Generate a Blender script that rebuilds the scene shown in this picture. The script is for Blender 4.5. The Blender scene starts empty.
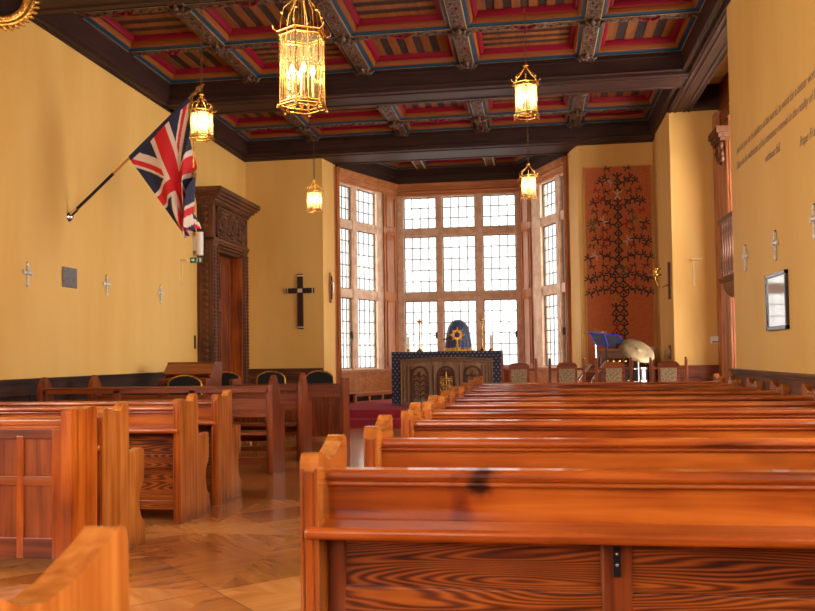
import bpy, math, random
from mathutils import Vector, Matrix
random.seed(7)
PI = math.pi
SC = bpy.context.scene
COL = SC.collection
XL, XR, H = -6.06, 2.40, 1.30

# ------------------------------------------------------------------ camera
F, CX, CY = 850.0, 407.5, 305.5
YAW, PITCH, ROLL, SHIFT = math.radians(8.5016), math.radians(1.87), math.radians(-0.8), 22.526
cam = bpy.data.cameras.new('camera')
co = bpy.data.objects.new('camera', cam); COL.objects.link(co)
co.matrix_world = Matrix.Translation((0, 0, H)) @ Matrix.Rotation(YAW, 4, 'Z') @ Matrix.Rotation(PI/2+PITCH, 4, 'X') @ Matrix.Rotation(ROLL, 4, 'Z')
cam.sensor_width = 36; cam.lens = F/815*36; cam.shift_y = SHIFT/815
cam.clip_start = 0.05; cam.clip_end = 300
cam.dof.use_dof = True; cam.dof.focus_distance = 6.5; cam.dof.aperture_fstop = 5.6
SC.camera = co

# ------------------------------------------------------------------ materials
def mat(name, col, rough=0.5, metal=0.0, coat=0.0, spec=0.5, emit=None, estr=0.0, sheen=0.0):
    m = bpy.data.materials.new(name); m.use_nodes = True
    p = m.node_tree.nodes['Principled BSDF']
    p.inputs['Base Color'].default_value = (*col, 1); p.inputs['Roughness'].default_value = rough
    p.inputs['Metallic'].default_value = metal; p.inputs['Coat Weight'].default_value = coat
    p.inputs['Coat Roughness'].default_value = 0.08
    p.inputs['Specular IOR Level'].default_value = spec
    if sheen: p.inputs['Sheen Weight'].default_value = sheen
    if emit:
        p.inputs['Emission Color'].default_value = (*emit, 1); p.inputs['Emission Strength'].default_value = estr
    return m
def nodes(m): return m.node_tree.nodes, m.node_tree.links, m.node_tree.nodes['Principled BSDF']
def ramp(n, stops):
    r = n.new('ShaderNodeValToRGB'); e = r.color_ramp.elements
    while len(e) < len(stops): e.new(0.5)
    for k, (pos, c) in enumerate(stops): e[k].position = pos; e[k].color = (*c, 1)
    return r
def coords(n, l, scale, rnd=True):
    tc = n.new('ShaderNodeTexCoord'); out = tc.outputs['Object']
    if rnd:
        oi = n.new('ShaderNodeObjectInfo'); mu = n.new('ShaderNodeMath'); mu.operation = 'MULTIPLY'; mu.inputs[1].default_value = 9.0
        l.new(oi.outputs['Random'], mu.inputs[0])
        ad = n.new('ShaderNodeVectorMath'); ad.operation = 'ADD'
        l.new(out, ad.inputs[0]); l.new(mu.outputs[0], ad.inputs[1]); out = ad.outputs[0]
    mp = n.new('ShaderNodeMapping'); mp.inputs['Scale'].default_value = scale
    l.new(out, mp.inputs['Vector']); return mp.outputs[0]
def wood(name, c1, c2, c3, axis='x', rough=0.3, coat=0.5, fig=False, bump=0.05, knots=False):
    """varnished timber, grain along axis; fig = bold cathedral figure"""
    m = mat(name, c2, rough, coat=coat, spec=0.35); n, l, p = nodes(m)
    sc = [22, 22, 22]; sc['xyz'.index(axis)] = 1.1
    v = coords(n, l, sc)
    a = n.new('ShaderNodeTexNoise'); a.inputs['Scale'].default_value = 1.0; a.inputs['Detail'].default_value = 5; a.inputs['Distortion'].default_value = 0.5
    l.new(v, a.inputs['Vector'])
    fac = a.outputs['Fac']
    sb = [1.4, 3, 3]
    if axis != 'x': sb = [3, 3, 3]; sb['xyz'.index(axis)] = 1.4
    vb = coords(n, l, sb)
    b = n.new('ShaderNodeTexNoise'); b.inputs['Scale'].default_value = 1.3; b.inputs['Detail'].default_value = 3
    l.new(vb, b.inputs['Vector'])
    if fig:
        w = n.new('ShaderNodeMath'); w.operation = 'MULTIPLY'; w.inputs[1].default_value = 230.0
        s3 = [0.9, 0.9, 0.9]; s3['xyz'.index(axis)] = 0.38; s3[2] = 4.4
        vc = coords(n, l, s3)
        c = n.new('ShaderNodeTexNoise'); c.inputs['Scale'].default_value = 1.5; c.inputs['Detail'].default_value = 1.5
        l.new(vc, c.inputs['Vector']); l.new(c.outputs['Fac'], w.inputs[0])
        si = n.new('ShaderNodeMath'); si.operation = 'SINE'; l.new(w.outputs[0], si.inputs[0])
        sm = n.new('ShaderNodeMath'); sm.operation = 'MULTIPLY_ADD'; sm.inputs[1].default_value = 0.20; sm.inputs[2].default_value = 0.5
        l.new(si.outputs[0], sm.inputs[0]); 
        ad = n.new('ShaderNodeMath'); ad.operation = 'MULTIPLY_ADD'; ad.inputs[1].default_value = 0.35
        l.new(fac, ad.inputs[0]); 
        s2 = n.new('ShaderNodeMath'); s2.operation = 'SUBTRACT'; s2.inputs[1].default_value = 0.17; l.new(sm.outputs[0], s2.inputs[0])
        l.new(s2.outputs[0], ad.inputs[2]); fac = ad.outputs[0]
    mx = n.new('ShaderNodeMath'); mx.operation = 'MULTIPLY_ADD'; mx.inputs[1].default_value = 0.5
    l.new(b.outputs['Fac'], mx.inputs[0])
    h = n.new('ShaderNodeMath'); h.operation = 'MULTIPLY_ADD'; h.inputs[1].default_value = 0.75; h.inputs[2].default_value = -0.125
    l.new(fac, h.inputs[0]); l.new(h.outputs[0], mx.inputs[2])
    r = ramp(n, [(0.3, c1), (0.5, c2), (0.72, c3)]); l.new(mx.outputs[0], r.inputs[0])
    out = r.outputs[0]
    if knots:
        tc = coords(n, l, (1.0, 3.0, 3.0)); vo = n.new('ShaderNodeTexVoronoi'); vo.inputs['Scale'].default_value = 1.25
        vo.inputs['Randomness'].default_value = 1.0
        l.new(tc, vo.inputs['Vector'])
        kr = ramp(n, [(0.0, (0.12, 0.1, 0.1)), (0.07, (0.3, 0.25, 0.2)), (0.16, (1, 1, 1))]); l.new(vo.outputs['Distance'], kr.inputs[0])
        mm = n.new('ShaderNodeMix'); mm.data_type = 'RGBA'; mm.blend_type = 'MULTIPLY'; mm.inputs[0].default_value = 0.35
        l.new(out, mm.inputs[6]); l.new(kr.outputs[0], mm.inputs[7]); out = mm.outputs[2]
    l.new(out, p.inputs['Base Color'])
    bp = n.new('ShaderNodeBump'); bp.inputs['Strength'].default_value = bump; bp.inputs['Distance'].default_value = 0.01
    l.new(a.outputs['Fac'], bp.inputs['Height']); l.new(bp.outputs[0], p.inputs['Normal'])
    return m
def speckle(name, c1, c2, scale=20, rough=0.8, bump=0.3, metal=0, lo=0.4, hi=0.6, vec=(1, 1, 1), coat=0, dist=0.01):
    m = mat(name, c1, rough, metal, coat=coat); n, l, p = nodes(m)
    v = coords(n, l, vec, False)
    a = n.new('ShaderNodeTexNoise'); a.inputs['Scale'].default_value = scale; a.inputs['Detail'].default_value = 4
    l.new(v, a.inputs['Vector']); r = ramp(n, [(lo, c1), (hi, c2)]); l.new(a.outputs['Fac'], r.inputs[0])
    l.new(r.outputs[0], p.inputs['Base Color'])
    bp = n.new('ShaderNodeBump'); bp.inputs['Strength'].default_value = bump; bp.inputs['Distance'].default_value = dist
    l.new(a.outputs['Fac'], bp.inputs['Height']); l.new(bp.outputs[0], p.inputs['Normal'])
    return m
W = {}
_o = ((0.09, 0.010, 0.001), (0.31, 0.055, 0.004), (0.50, 0.125, 0.012))
for ax in 'xyz':
    W['pew_'+ax] = wood('pew pine '+ax, *_o, axis=ax, rough=0.28, coat=0.38)
    W['light_'+ax] = wood('pale oiled pine '+ax, (0.30, 0.085, 0.018), (0.50, 0.17, 0.035), (0.66, 0.27, 0.07), axis=ax, rough=0.35, coat=0.4)
    W['red_'+ax] = wood('reddish pine '+ax, (0.08, 0.012, 0.002), (0.19, 0.036, 0.006), (0.30, 0.070, 0.011), axis=ax, rough=0.34, coat=0.15)
    W['dark_'+ax] = wood('old dark oak '+ax, (0.050, 0.014, 0.005), (0.11, 0.034, 0.011), (0.18, 0.060, 0.020), axis=ax, rough=0.5, coat=0.05)
    W['black_'+ax] = wood('blackened oak '+ax, (0.016, 0.005, 0.003), (0.032, 0.009, 0.005), (0.055, 0.017, 0.008), axis=ax, rough=0.55, coat=0.0)
    W['oak_'+ax] = wood('warm oak '+ax, (0.30, 0.095, 0.025), (0.45, 0.165, 0.050), (0.58, 0.25, 0.09), axis=ax, rough=0.42, coat=0.2)
W['pewback'] = wood('pew back board', *_o, axis='x', rough=0.28, coat=0.25, knots=True)
W['figured'] = wood('bold grained pine', (0.04, 0.006, 0.0015), (0.19, 0.034, 0.004), (0.40, 0.10, 0.010), axis='x', rough=0.34, coat=0.15, fig=True)
M_black = mat('black iron', (0.012, 0.012, 0.014), 0.4, 0.6)
M_brass = mat('polished brass', (0.70, 0.42, 0.11), 0.25, 1.0)
M_bronze = mat('brown bronze', (0.12, 0.06, 0.02), 0.5, 0.8)
M_gold = speckle('gilt', (0.85, 0.48, 0.10), (0.45, 0.20, 0.03), 40, 0.32, 0.5, 0.9)
M_chrome = mat('chrome', (0.8, 0.82, 0.86), 0.12, 1.0)
M_silver = speckle('silvered metal', (0.80, 0.78, 0.74), (0.60, 0.55, 0.48), 60, 0.28, 0.3, 0.7)
M_white = mat('white plastic', (0.75, 0.74, 0.70), 0.4)
M_stone = speckle('buff window stone', (0.74, 0.52, 0.36), (0.60, 0.39, 0.25), 6, 0.7, 0.1)
M_bulb = mat('glowing bulb', (1, 0.8, 0.5), 0.4, emit=(1.0, 0.62, 0.22), estr=45)
M_navy = mat('navy', (0.010, 0.014, 0.045), 0.85, sheen=0.3)
M_candle = mat('candle wax', (0.85, 0.72, 0.52), 0.5)
M_blackcloth = mat('black velvet', (0.010, 0.009, 0.011), 0.95)
M_lead = mat('lead strips', (0.10, 0.11, 0.12), 0.6, 0.3)
def glass(name, tint=(1, 1, 1), fac=0.08):
    m = bpy.data.materials.new(name); m.use_nodes = True; n = m.node_tree.nodes; l = m.node_tree.links; n.clear()
    o = n.new('ShaderNodeOutputMaterial'); t = n.new('ShaderNodeBsdfTransparent'); t.inputs[0].default_value = (*tint, 1)
    g = n.new('ShaderNodeBsdfGlossy'); g.inputs['Roughness'].default_value = 0.03
    x = n.new('ShaderNodeMixShader'); x.inputs[0].default_value = fac
    l.new(t.outputs[0], x.inputs[1]); l.new(g.outputs[0], x.inputs[2]); l.new(x.outputs[0], o.inputs[0]); return m
M_glass = glass('window glass', fac=0.04); M_amber = glass('lantern glass', (1.0, 0.93, 0.78), 0.1)

M_frost = glass('obscured lantern glass', (1.0, 0.93, 0.78), 0.08); n = M_frost.node_tree.nodes; l = M_frost.node_tree.links
tl = n.new('ShaderNodeBsdfTranslucent'); tl.inputs[0].default_value = (1.0, 0.90, 0.70, 1); mxs = n.new('ShaderNodeMixShader'); mxs.inputs[0].default_value = 0.22
fr_ = [k for k in n if k.type == 'MIX_SHADER' and k != mxs][0]; l.new(fr_.outputs[0], mxs.inputs[1]); l.new(tl.outputs[0], mxs.inputs[2]); l.new(mxs.outputs[0], [k for k in n if k.type == 'OUTPUT_MATERIAL'][0].inputs[0])
M_glow = M_frost.copy(); [k for k in M_glow.node_tree.nodes if k.type == 'MIX_SHADER' and abs(k.inputs[0].default_value-0.22) < 0.01][0].inputs[0].default_value = 0.05
# painted plaster walls
M_wall = mat('ochre plaster', (0.62, 0.35, 0.075), 0.62); n, l, p = nodes(M_wall)
v = coords(n, l, (1, 1, 0.25), False)
a = n.new('ShaderNodeTexNoise'); a.inputs['Scale'].default_value = 1.6; a.inputs['Detail'].default_value = 4; l.new(v, a.inputs['Vector'])
r = ramp(n, [(0.35, (0.76, 0.455, 0.125)), (0.62, (0.71, 0.395, 0.092))]); l.new(a.outputs['Fac'], r.inputs[0]); l.new(r.outputs[0], p.inputs['Base Color'])
# parquet floor: diagonal squares quartered into triangles of alternating grain
M_floor = mat('varnished parquet', (0.4, 0.15, 0.04), 0.22, coat=0.2); n, l, p = nodes(M_floor)
def MN(op, a, b=None, c=None):
    q = n.new('ShaderNodeMath'); q.operation = op
    for k, s in enumerate((a, b, c)):
        if s is None: continue
        if isinstance(s, (int, float)): q.inputs[k].default_value = s
        else: l.new(s, q.inputs[k])
    return q.outputs[0]
tc = n.new('ShaderNodeTexCoord'); mp = n.new('ShaderNodeMapping'); mp.inputs['Rotation'].default_value = (0, 0, math.radians(46))
l.new(tc.outputs['Object'], mp.inputs['Vector']); sp = n.new('ShaderNodeSeparateXYZ'); l.new(mp.outputs[0], sp.inputs[0])
S_ = 1.05
u = MN('DIVIDE', MN('ADD', sp.outputs['X'], 0.35), S_); w = MN('DIVIDE', MN('ADD', sp.outputs['Y'], 0.2), S_)
fu = MN('SUBTRACT', MN('FRACT', u), 0.5); fw = MN('SUBTRACT', MN('FRACT', w), 0.5)
quad = MN('GREATER_THAN', MN('ABSOLUTE', fu), MN('ABSOLUTE', fw))
cellr = n.new('ShaderNodeTexWhiteNoise'); cellr.noise_dimensions = '3D'
cb = n.new('ShaderNodeCombineXYZ'); l.new(MN('FLOOR', u), cb.inputs[0]); l.new(MN('FLOOR', w), cb.inputs[1])
sgn = MN('GREATER_THAN', MN('ADD', fu, MN('MULTIPLY', fw, 0.999)), 0)
l.new(MN('ADD', quad, MN('MULTIPLY', sgn, 2)), cb.inputs[2]); l.new(cb.outputs[0], cellr.inputs['Vector'])
def grain(sx, sy):
    m2 = n.new('ShaderNodeMapping'); m2.inputs['Scale'].default_value = (sx, sy, 1); l.new(mp.outputs[0], m2.inputs['Vector'])
    q = n.new('ShaderNodeTexNoise'); q.inputs['Scale'].default_value = 1; q.inputs['Detail'].default_value = 5; q.inputs['Distortion'].default_value = 0.6
    l.new(m2.outputs[0], q.inputs['Vector']); return q.outputs['Fac']
ga, gb = grain(1.2, 9), grain(9, 1.2)
gm = MN('ADD', MN('MULTIPLY', ga, quad), MN('MULTIPLY', gb, MN('SUBTRACT', 1, quad)))
big = n.new('ShaderNodeTexNoise'); big.inputs['Scale'].default_value = 1.2; l.new(tc.outputs['Object'], big.inputs['Vector'])
tone = MN('ADD', MN('MULTIPLY', gm, 0.5), MN('ADD', MN('MULTIPLY', cellr.outputs['Value'], 0.28), MN('MULTIPLY', big.outputs['Fac'], 0.2)))
r = ramp(n, [(0.3, (0.24, 0.068, 0.012)), (0.5, (0.41, 0.140, 0.028)), (0.75, (0.60, 0.25, 0.065))]); l.new(tone, r.inputs[0])
seam = MN('MINIMUM', MN('SUBTRACT', 0.5, MN('ABSOLUTE', fu)), MN('SUBTRACT', 0.5, MN('ABSOLUTE', fw)))
sk = MN('LESS_THAN', seam, 0.0025)
mm = n.new('ShaderNodeMix'); mm.data_type = 'RGBA'; l.new(sk, mm.inputs[0]); l.new(r.outputs[0], mm.inputs[6]); mm.inputs[7].default_value = (0.05, 0.015, 0.006, 1)
l.new(mm.outputs[2], p.inputs['Base Color'])
rr = MN('MULTIPLY_ADD', gm, 0.12, 0.13); l.new(rr, p.inputs['Roughness'])
M_carpet = speckle('crimson carpet', (0.36, 0.018, 0.035), (0.27, 0.010, 0.022), 120, 0.95, 0.3)
M_red = mat('crimson paint', (0.20, 0.0015, 0.016), 0.5, spec=0.2)
M_orange = mat('ochre orange paint', (0.24, 0.062, 0.008), 0.45, spec=0.35)
M_blue = mat('slate blue paint', (0.012, 0.050, 0.090), 0.6, spec=0.3)
M_yellow = mat('yellow line paint', (0.75, 0.42, 0.05), 0.4)
M_bdark = wood('ceiling board dark', (0.018, 0.010, 0.010), (0.032, 0.016, 0.014), (0.05, 0.024, 0.02), 'y', 0.7, 0.0)
M_borange = wood('ceiling board orange', (0.15, 0.042, 0.008), (0.21, 0.062, 0.012), (0.27, 0.09, 0.02), 'y', 0.65, 0.0)
M_carved = speckle('painted carving', (0.050, 0.022, 0.014), (0.26, 0.13, 0.07), 26, 0.5, 0.9, lo=0.45, hi=0.72, dist=0.03)
M_pale = wood('pale ceiling planks', (0.62, 0.50, 0.40), (0.76, 0.64, 0.52), (0.85, 0.74, 0.62), 'x', 0.5, 0.1)

# ------------------------------------------------------------------ mesh helpers
class MB:
    def __init__(s, fmap=None): s.v, s.f, s.m, s.s, s.fmap = [], [], [], [], fmap
    def add(s, vs, fs, mi=0, smooth=False):
        b = len(s.v)
        if s.fmap: vs = [s.fmap(*q) for q in vs]
        s.v.extend(tuple(q) for q in vs)
        for f in fs: s.f.append([b+i for i in f]); s.m.append(mi); s.s.append(smooth)
        return s
    def box(s, x0, x1, y0, y1, z0, z1, mi=0):
        x0, x1 = sorted((x0, x1)); y0, y1 = sorted((y0, y1)); z0, z1 = sorted((z0, z1))
        return s.add([(x0,y0,z0),(x1,y0,z0),(x1,y1,z0),(x0,y1,z0),(x0,y0,z1),(x1,y0,z1),(x1,y1,z1),(x0,y1,z1)],
                     [(0,3,2,1),(4,5,6,7),(0,1,5,4),(1,2,6,5),(2,3,7,6),(3,0,4,7)], mi)
    def tube(s, pts, r, n=8, mi=0, r1=None):
        pts = [Vector(q) for q in pts]; N = len(pts); vs = []; up = None
        for i, q in enumerate(pts):
            t = (pts[min(i+1, N-1)]-pts[max(i-1, 0)]).normalized()
            if up is None: up = t.orthogonal().normalized()
            up = (up - t*up.dot(t)); up = up.normalized() if up.length > 1e-6 else t.orthogonal().normalized()
            w_ = t.cross(up); rr_ = r if r1 is None else r+(r1-r)*i/max(1, N-1)
            if isinstance(r, (list, tuple)): rr_ = r[i]
            for k in range(n):
                a_ = 2*PI*k/n; vs.append(q+(up*math.cos(a_)+w_*math.sin(a_))*rr_)
        fs = [[i*n+k, i*n+(k+1) % n, (i+1)*n+(k+1) % n, (i+1)*n+k] for i in range(N-1) for k in range(n)]
        s.add(vs, fs, mi, True)
        s.add(vs[:n], [list(range(n))[::-1]], mi); s.add(vs[-n:], [list(range(n))], mi)
        return s
    def lathe(s, prof, c=(0, 0, 0), n=20, mi=0, axis='z', smooth=True, rot=0):
        vs = []
        for r_, h in prof:
            for k in range(n):
                a_ = 2*PI*k/n+rot; q = (r_*math.cos(a_), r_*math.sin(a_), h)
                if axis == 'x': q = (q[2], q[0], q[1])
                if axis == 'y': q = (q[0], -q[2], q[1]); 
                vs.append((c[0]+q[0], c[1]+q[1], c[2]+q[2]))
        fs = [[i*n+k, i*n+(k+1) % n, (i+1)*n+(k+1) % n, (i+1)*n+k] for i in range(len(prof)-1) for k in range(n)]
        s.add(vs, fs, mi, smooth)
        if prof[0][0] > 1e-4: s.add(vs[:n], [list(range(n))[::-1]], mi)
        if prof[-1][0] > 1e-4: s.add(vs[-n:], [list(range(n))], mi)
        return s
    def ball(s, c, r, n=12, mi=0, sc=(1, 1, 1)):
        m_ = max(5, n//2); vs = []; fs = []
        for i in range(m_+1):
            t = PI*i/m_
            for k in range(n):
                a_ = 2*PI*k/n
                vs.append((c[0]+r*sc[0]*math.sin(t)*math.cos(a_), c[1]+r*sc[1]*math.sin(t)*math.sin(a_), c[2]+r*sc[2]*math.cos(t)))
        fs = [[i*n+k, (i+1)*n+k, (i+1)*n+(k+1) % n, i*n+(k+1) % n] for i in range(m_) for k in range(n)]
        return s.add(vs, fs, mi, True)
    def prism(s, poly, axis, a0, a1, mi=0, smooth_side=False):
        n_ = len(poly)
        def P(q, a_):
            return {'x': (a_, q[0], q[1]), 'y': (q[0], a_, q[1]), 'z': (q[0], q[1], a_)}[axis]
        vs = [P(q, a0) for q in poly]+[P(q, a1) for q in poly]
        s.add(vs, [list(range(n_))[::-1], list(range(n_, 2*n_))], mi)
        s.add(vs, [[i, (i+1) % n_, n_+(i+1) % n_, n_+i] for i in range(n_)], mi, smooth_side)
        return s
    def build(s, name, mats, parent=None, bevel=0, seg=2, kind=None, recalc=True, loc=None):
        me = bpy.data.meshes.new(name); me.from_pydata(s.v, [], s.f)
        for m_ in (mats if isinstance(mats, (list, tuple)) else [mats]): me.materials.append(m_)
        me.polygons.foreach_set('material_index', s.m); me.polygons.foreach_set('use_smooth', s.s)
        if recalc:
            import bmesh
            bm = bmesh.new(); bm.from_mesh(me); bmesh.ops.recalc_face_normals(bm, faces=bm.faces); bm.to_mesh(me); bm.free()
        me.update()
        o = bpy.data.objects.new(name, me); COL.objects.link(o)
        if parent: o.parent = parent
        if loc: o.location = loc
        if bevel:
            b = o.modifiers.new('edge', 'BEVEL'); b.width = bevel; b.segments = seg; b.limit_method = 'ANGLE'; b.angle_limit = math.radians(40)
        if kind: o['kind'] = kind
        return o
def tag(o, label, cat, group=None):
    o['label'] = label; o['category'] = cat
    if group: o['group'] = group
    return o
def thing(name, label, cat, loc=(0, 0, 0), group=None, rz=0):
    o = bpy.data.objects.new(name, None); COL.objects.link(o); o.location = loc; o.rotation_euler = (0, 0, rz)
    o.empty_display_size = 0.1
    return tag(o, label, cat, group)
def copy_tree(o, parent=None):
    c = o.copy(); COL.objects.link(c)
    if parent: c.parent = parent; c.matrix_parent_inverse = o.matrix_parent_inverse.copy()
    for ch in o.children: copy_tree(ch, c)
    return c
def dup(root, loc, label, group=None, rz=None):
    c = copy_tree(root); c.location = loc; c['label'] = label
    if group: c['group'] = group
    if rz is not None: c.rotation_euler = (0, 0, rz)
    return c
ST = 'structure'

# ------------------------------------------------------------------ room shell
MB().box(-7, 5, -6, 22, -0.1, 0).build('floor', M_floor, kind=ST)
# left wall, with the doorway cut between y 14.85 and 16.3
WINL_ADDED = [(-4.6, -2.2), (-0.6, 1.8), (3.4, 5.6)]  # openings for unseen windows added to light the wall opposite
m = MB(); ys = -6
for a0, a1 in WINL_ADDED:
    m.box(XL-0.35, XL, ys, a0, 0, 6.2); m.box(XL-0.35, XL, a0, a1, 0, 1.2); m.box(XL-0.35, XL, a0, a1, 4.9, 6.2); ys = a1
m.box(XL-0.35, XL, ys, 14.95, 0, 6.2); m.box(XL-0.35, XL, 16.35, 17.4, 0, 6.2); m.box(XL-0.35, XL, 14.95, 16.35, 3.3, 6.2)
m.build('wall_left', M_wall, kind=ST)
# back wall with splayed opening of the bay
m = MB()
m.prism([(XL-0.35, 17.4), (-4.38, 17.4), (-4.25, 18.05), (-4.45, 18.3), (XL-0.35, 18.3)], 'z', 0, 5.6)
m.prism([(0.915, 17.4), (XR+0.3, 17.4), (XR+0.3, 18.3), (0.95, 18.3), (0.745, 18.05)], 'z', 0, 5.6)
m.build('wall_back', M_wall, kind=ST)
# right wall: unseen windows added near the camera for daylight, end at 10.75; alcove behind
WINR_ADDED = [(-3.6, -1.4), (-0.2, 2.0), (3.2, 5.4)]
m = MB(); ys = -6
for a0, a1 in WINR_ADDED:
    m.box(XR, XR+0.4, ys, a0, 0, 6.2); m.box(XR, XR+0.4, a0, a1, 0, 1.2); m.box(XR, XR+0.4, a0, a1, 4.9, 6.2); ys = a1
m.box(XR, XR+0.4, ys, 10.75, 0, 6.2)
m.box(XR, XR+0.3, 15.6, 17.38, 0, 6.2)
m.box(XR, 4.2, 15.3, 15.6, 0, 6.2)
m.box(XR+0.3, 4.2, 10.45, 10.75, 0, 6.2)
m.box(3.30, 4.2, 10.75, 15.3, 5.2, 6.2); m.box(3.30, 4.2, 10.75, 15.3, 0, 0.75); m.box(3.30, 4.2, 10.75, 11.2, 0.75, 5.8); m.box(3.30, 4.2, 14.6, 15.3, 0.75, 5.8)
m.build('wall_right', M_wall, kind=ST)
m = MB(); xs = XL
for a0, a1 in [(-2.9, -0.7)]:
    m.box(xs, a0, -6.3, -6, 0, 6.2); m.box(a0, a1, -6.3, -6, 0, 2.4); m.box(a0, a1, -6.3, -6, 5.0, 6.2); xs = a1
m.box(xs, XR+0.4, -6.3, -6, 0, 6.2)
m.build('wall_rear', M_wall, kind=ST)

# ------------------------------------------------------------------ ceiling
ZR, ZB = 5.87, 6.06
XE0, XE1 = -5.90, 2.28
xr = [-4.5, -2.62, -0.97, 0.87]; hx = 0.10; hy = 0.075
beams = [(17.1, 18.05), (13.25, 13.9), (8.75, 9.4), (4.25, 4.9), (-0.25, 0.4), (-4.75, -4.1)]
yr = [16.27, 15.0, 11.84, 10.38, 7.35, 5.9, 2.85, 1.4, -1.65, -3.1]
# cells
cells = []
ycuts = [17.1, 16.27, 15.0, 13.9, 13.25, 11.84, 10.38, 9.4, 8.75, 7.35, 5.9, 4.9, 4.25, 2.85, 1.4, 0.4, -0.25, -1.65, -3.1, -4.1]
isb = {17.1, 13.9, 13.25, 9.4, 8.75, 4.9, 4.25, 0.4, -0.25, -4.1}
rowi = 0; rows = []
for a1, a0 in zip(ycuts[:-1], ycuts[1:]):
    if (a1, a0) in [(13.9, 13.25), (9.4, 8.75), (4.9, 4.25), (0.4, -0.25)]: continue
    rows.append((a0+(0 if a0 in isb else hy), a1-(0 if a1 in isb else hy), rowi)); rowi += 1
par = {0: 0, 1: 1, 2: 0, 3: 1, 4: 0, 5: 1}
cols = []; xe = [XE0]+xr+[XE1]
for i in range(5): cols.append((xe[i]+(0 if i == 0 else hx), xe[i+1]-(0 if i == 4 else hx), i))
boards = MB(); mould = MB()
LOOPS = [(0, 0, 3), (0.014, 0, 2), (0.02, 0.02, 2), (0.075, 0.03, 2), (0.08, 0.035, 1), (0.10, 0.03, 1), (0.12, 0.045, 1), (0.135, 0.075, 1), (0.14, 0.10, 1),
         (0.145, 0.105, 0), (0.165, 0.098, 0), (0.195, 0.105, 0), (0.22, 0.13, 0), (0.235, 0.16, 0), (0.24, 0.185, 0)]
LOOPS = [(d_*0.74, h_, i_) for d_, h_, i_ in LOOPS]
def coffer(x0, x1, y0, y1, zr, along, mb, bb):
    pr = None
    for d, hgt, mi in LOOPS:
        q = [(x0+d, y0+d, zr+hgt), (x1-d, y0+d, zr+hgt), (x1-d, y1-d, zr+hgt), (x0+d, y1-d, zr+hgt)]
        if pr: mb.add(pr[0]+q, [(k, (k+1) % 4, 4+(k+1) % 4, 4+k) for k in range(4)], pr[1])
        pr = (q, mi)
    d = 0.174; a, b, c_, e = x0+d, x1-d, y0+d, y1-d; z = zr+0.185
    if along == 'y':
        k = max(3, int(round((b-a)/0.13))) | 1
        for i in range(k):
            p0, p1 = a+(b-a)*i/k, a+(b-a)*(i+1)/k
            zz = z - (0.012 if i % 2 == 0 else 0); bb.box(p0, p1, c_, e, zz, z+0.03, 0 if i % 2 else 1)
    else:
        k = max(3, int(round((e-c_)/0.13))) | 1
        for i in range(k):
            p0, p1 = c_+(e-c_)*i/k, c_+(e-c_)*(i+1)/k
            zz = z - (0.012 if i % 2 == 0 else 0); bb.box(a, b, p0, p1, zz, z+0.03, 0 if i % 2 else 1)
for (y0, y1, ri) in rows:
    for (x0, x1, ci) in cols:
        coffer(x0, x1, y0, y1, ZR, 'y' if (ci + (1 if ri % 2 == 0 else 0)) % 2 == 0 else 'x', mould, boards)
boards.box(XL-0.3, 4.2, -6.3, 18.2, 6.14, 6.3, 0)
boards.build('ceiling', [M_bdark, M_borange], kind=ST)
mould.build('trim_1', [M_red, M_orange, M_blue, M_yellow], kind=ST, recalc=False)
# ribs (painted carved)
m = MB()
for x in xr: m.box(x-hx, x+hx, -4.2, 17.12, ZR-0.012, ZR+0.03)
for y in yr: m.box(XE0, XE1, y-hy, y+hy, ZR-0.008, ZR+0.03)
m.build('trim_2', M_carved, kind=ST, bevel=0.006)
# raised carving, leaf bosses on the crossings and red motifs
m = MB()
def boss(x, y, R=0.17):
    m.ball((x, y, ZR-0.03), 0.07, 10, 0, (1, 1, 0.8))
    for k in range(8):
        a_ = k*PI/4; rr_ = R*(1.0 if k % 2 == 0 else 0.8)
        m.tube([(x+math.cos(a_)*0.04, y+math.sin(a_)*0.04, ZR-0.03), (x+math.cos(a_)*rr_*0.6, y+math.sin(a_)*rr_*0.6, ZR-0.055), (x+math.cos(a_)*rr_, y+math.sin(a_)*rr_, ZR-0.02)], [0.035, 0.045, 0.012], 6)
for x in xr:
    for y in yr+[13.2, 13.95, 17.05]:
        if y > 4: boss(x, y)
xm = [(cols[i][0]+cols[i][1])/2 for i in range(5)]
for y in yr:
    if y < 4: continue
    for x in xm:
        pts = [(x+0.13*math.cos(t), y-hy*0.8+0.10*math.sin(t), ZR-0.02) for t in [PI*k/8 for k in range(9)]]
        m.tube(pts, 0.018, 6, 1); m.ball((x, y, ZR-0.02), 0.035, 8, 1)
        for s_ in (-1, 1):
            for k in range(1, 5):
                m.ball((x+s_*(0.13+0.12*k), y+0.02*(-1)**k, ZR-0.014), 0.024, 6, 0, (1.8, 1, 0.6))
for x in xr:
    for y0, y1, ri in rows:
        if y0 < 4: continue
        k = int((y1-y0)/0.14)
        for i in range(1, k):
            m.ball((x+0.03*(-1)**i, y0+(y1-y0)*i/k, ZR-0.014), 0.026, 6, 1 if i == k//2 else 0, (1, 1.8, 0.6))
m.build('trim_3', [M_carved, M_red], kind=ST)
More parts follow.
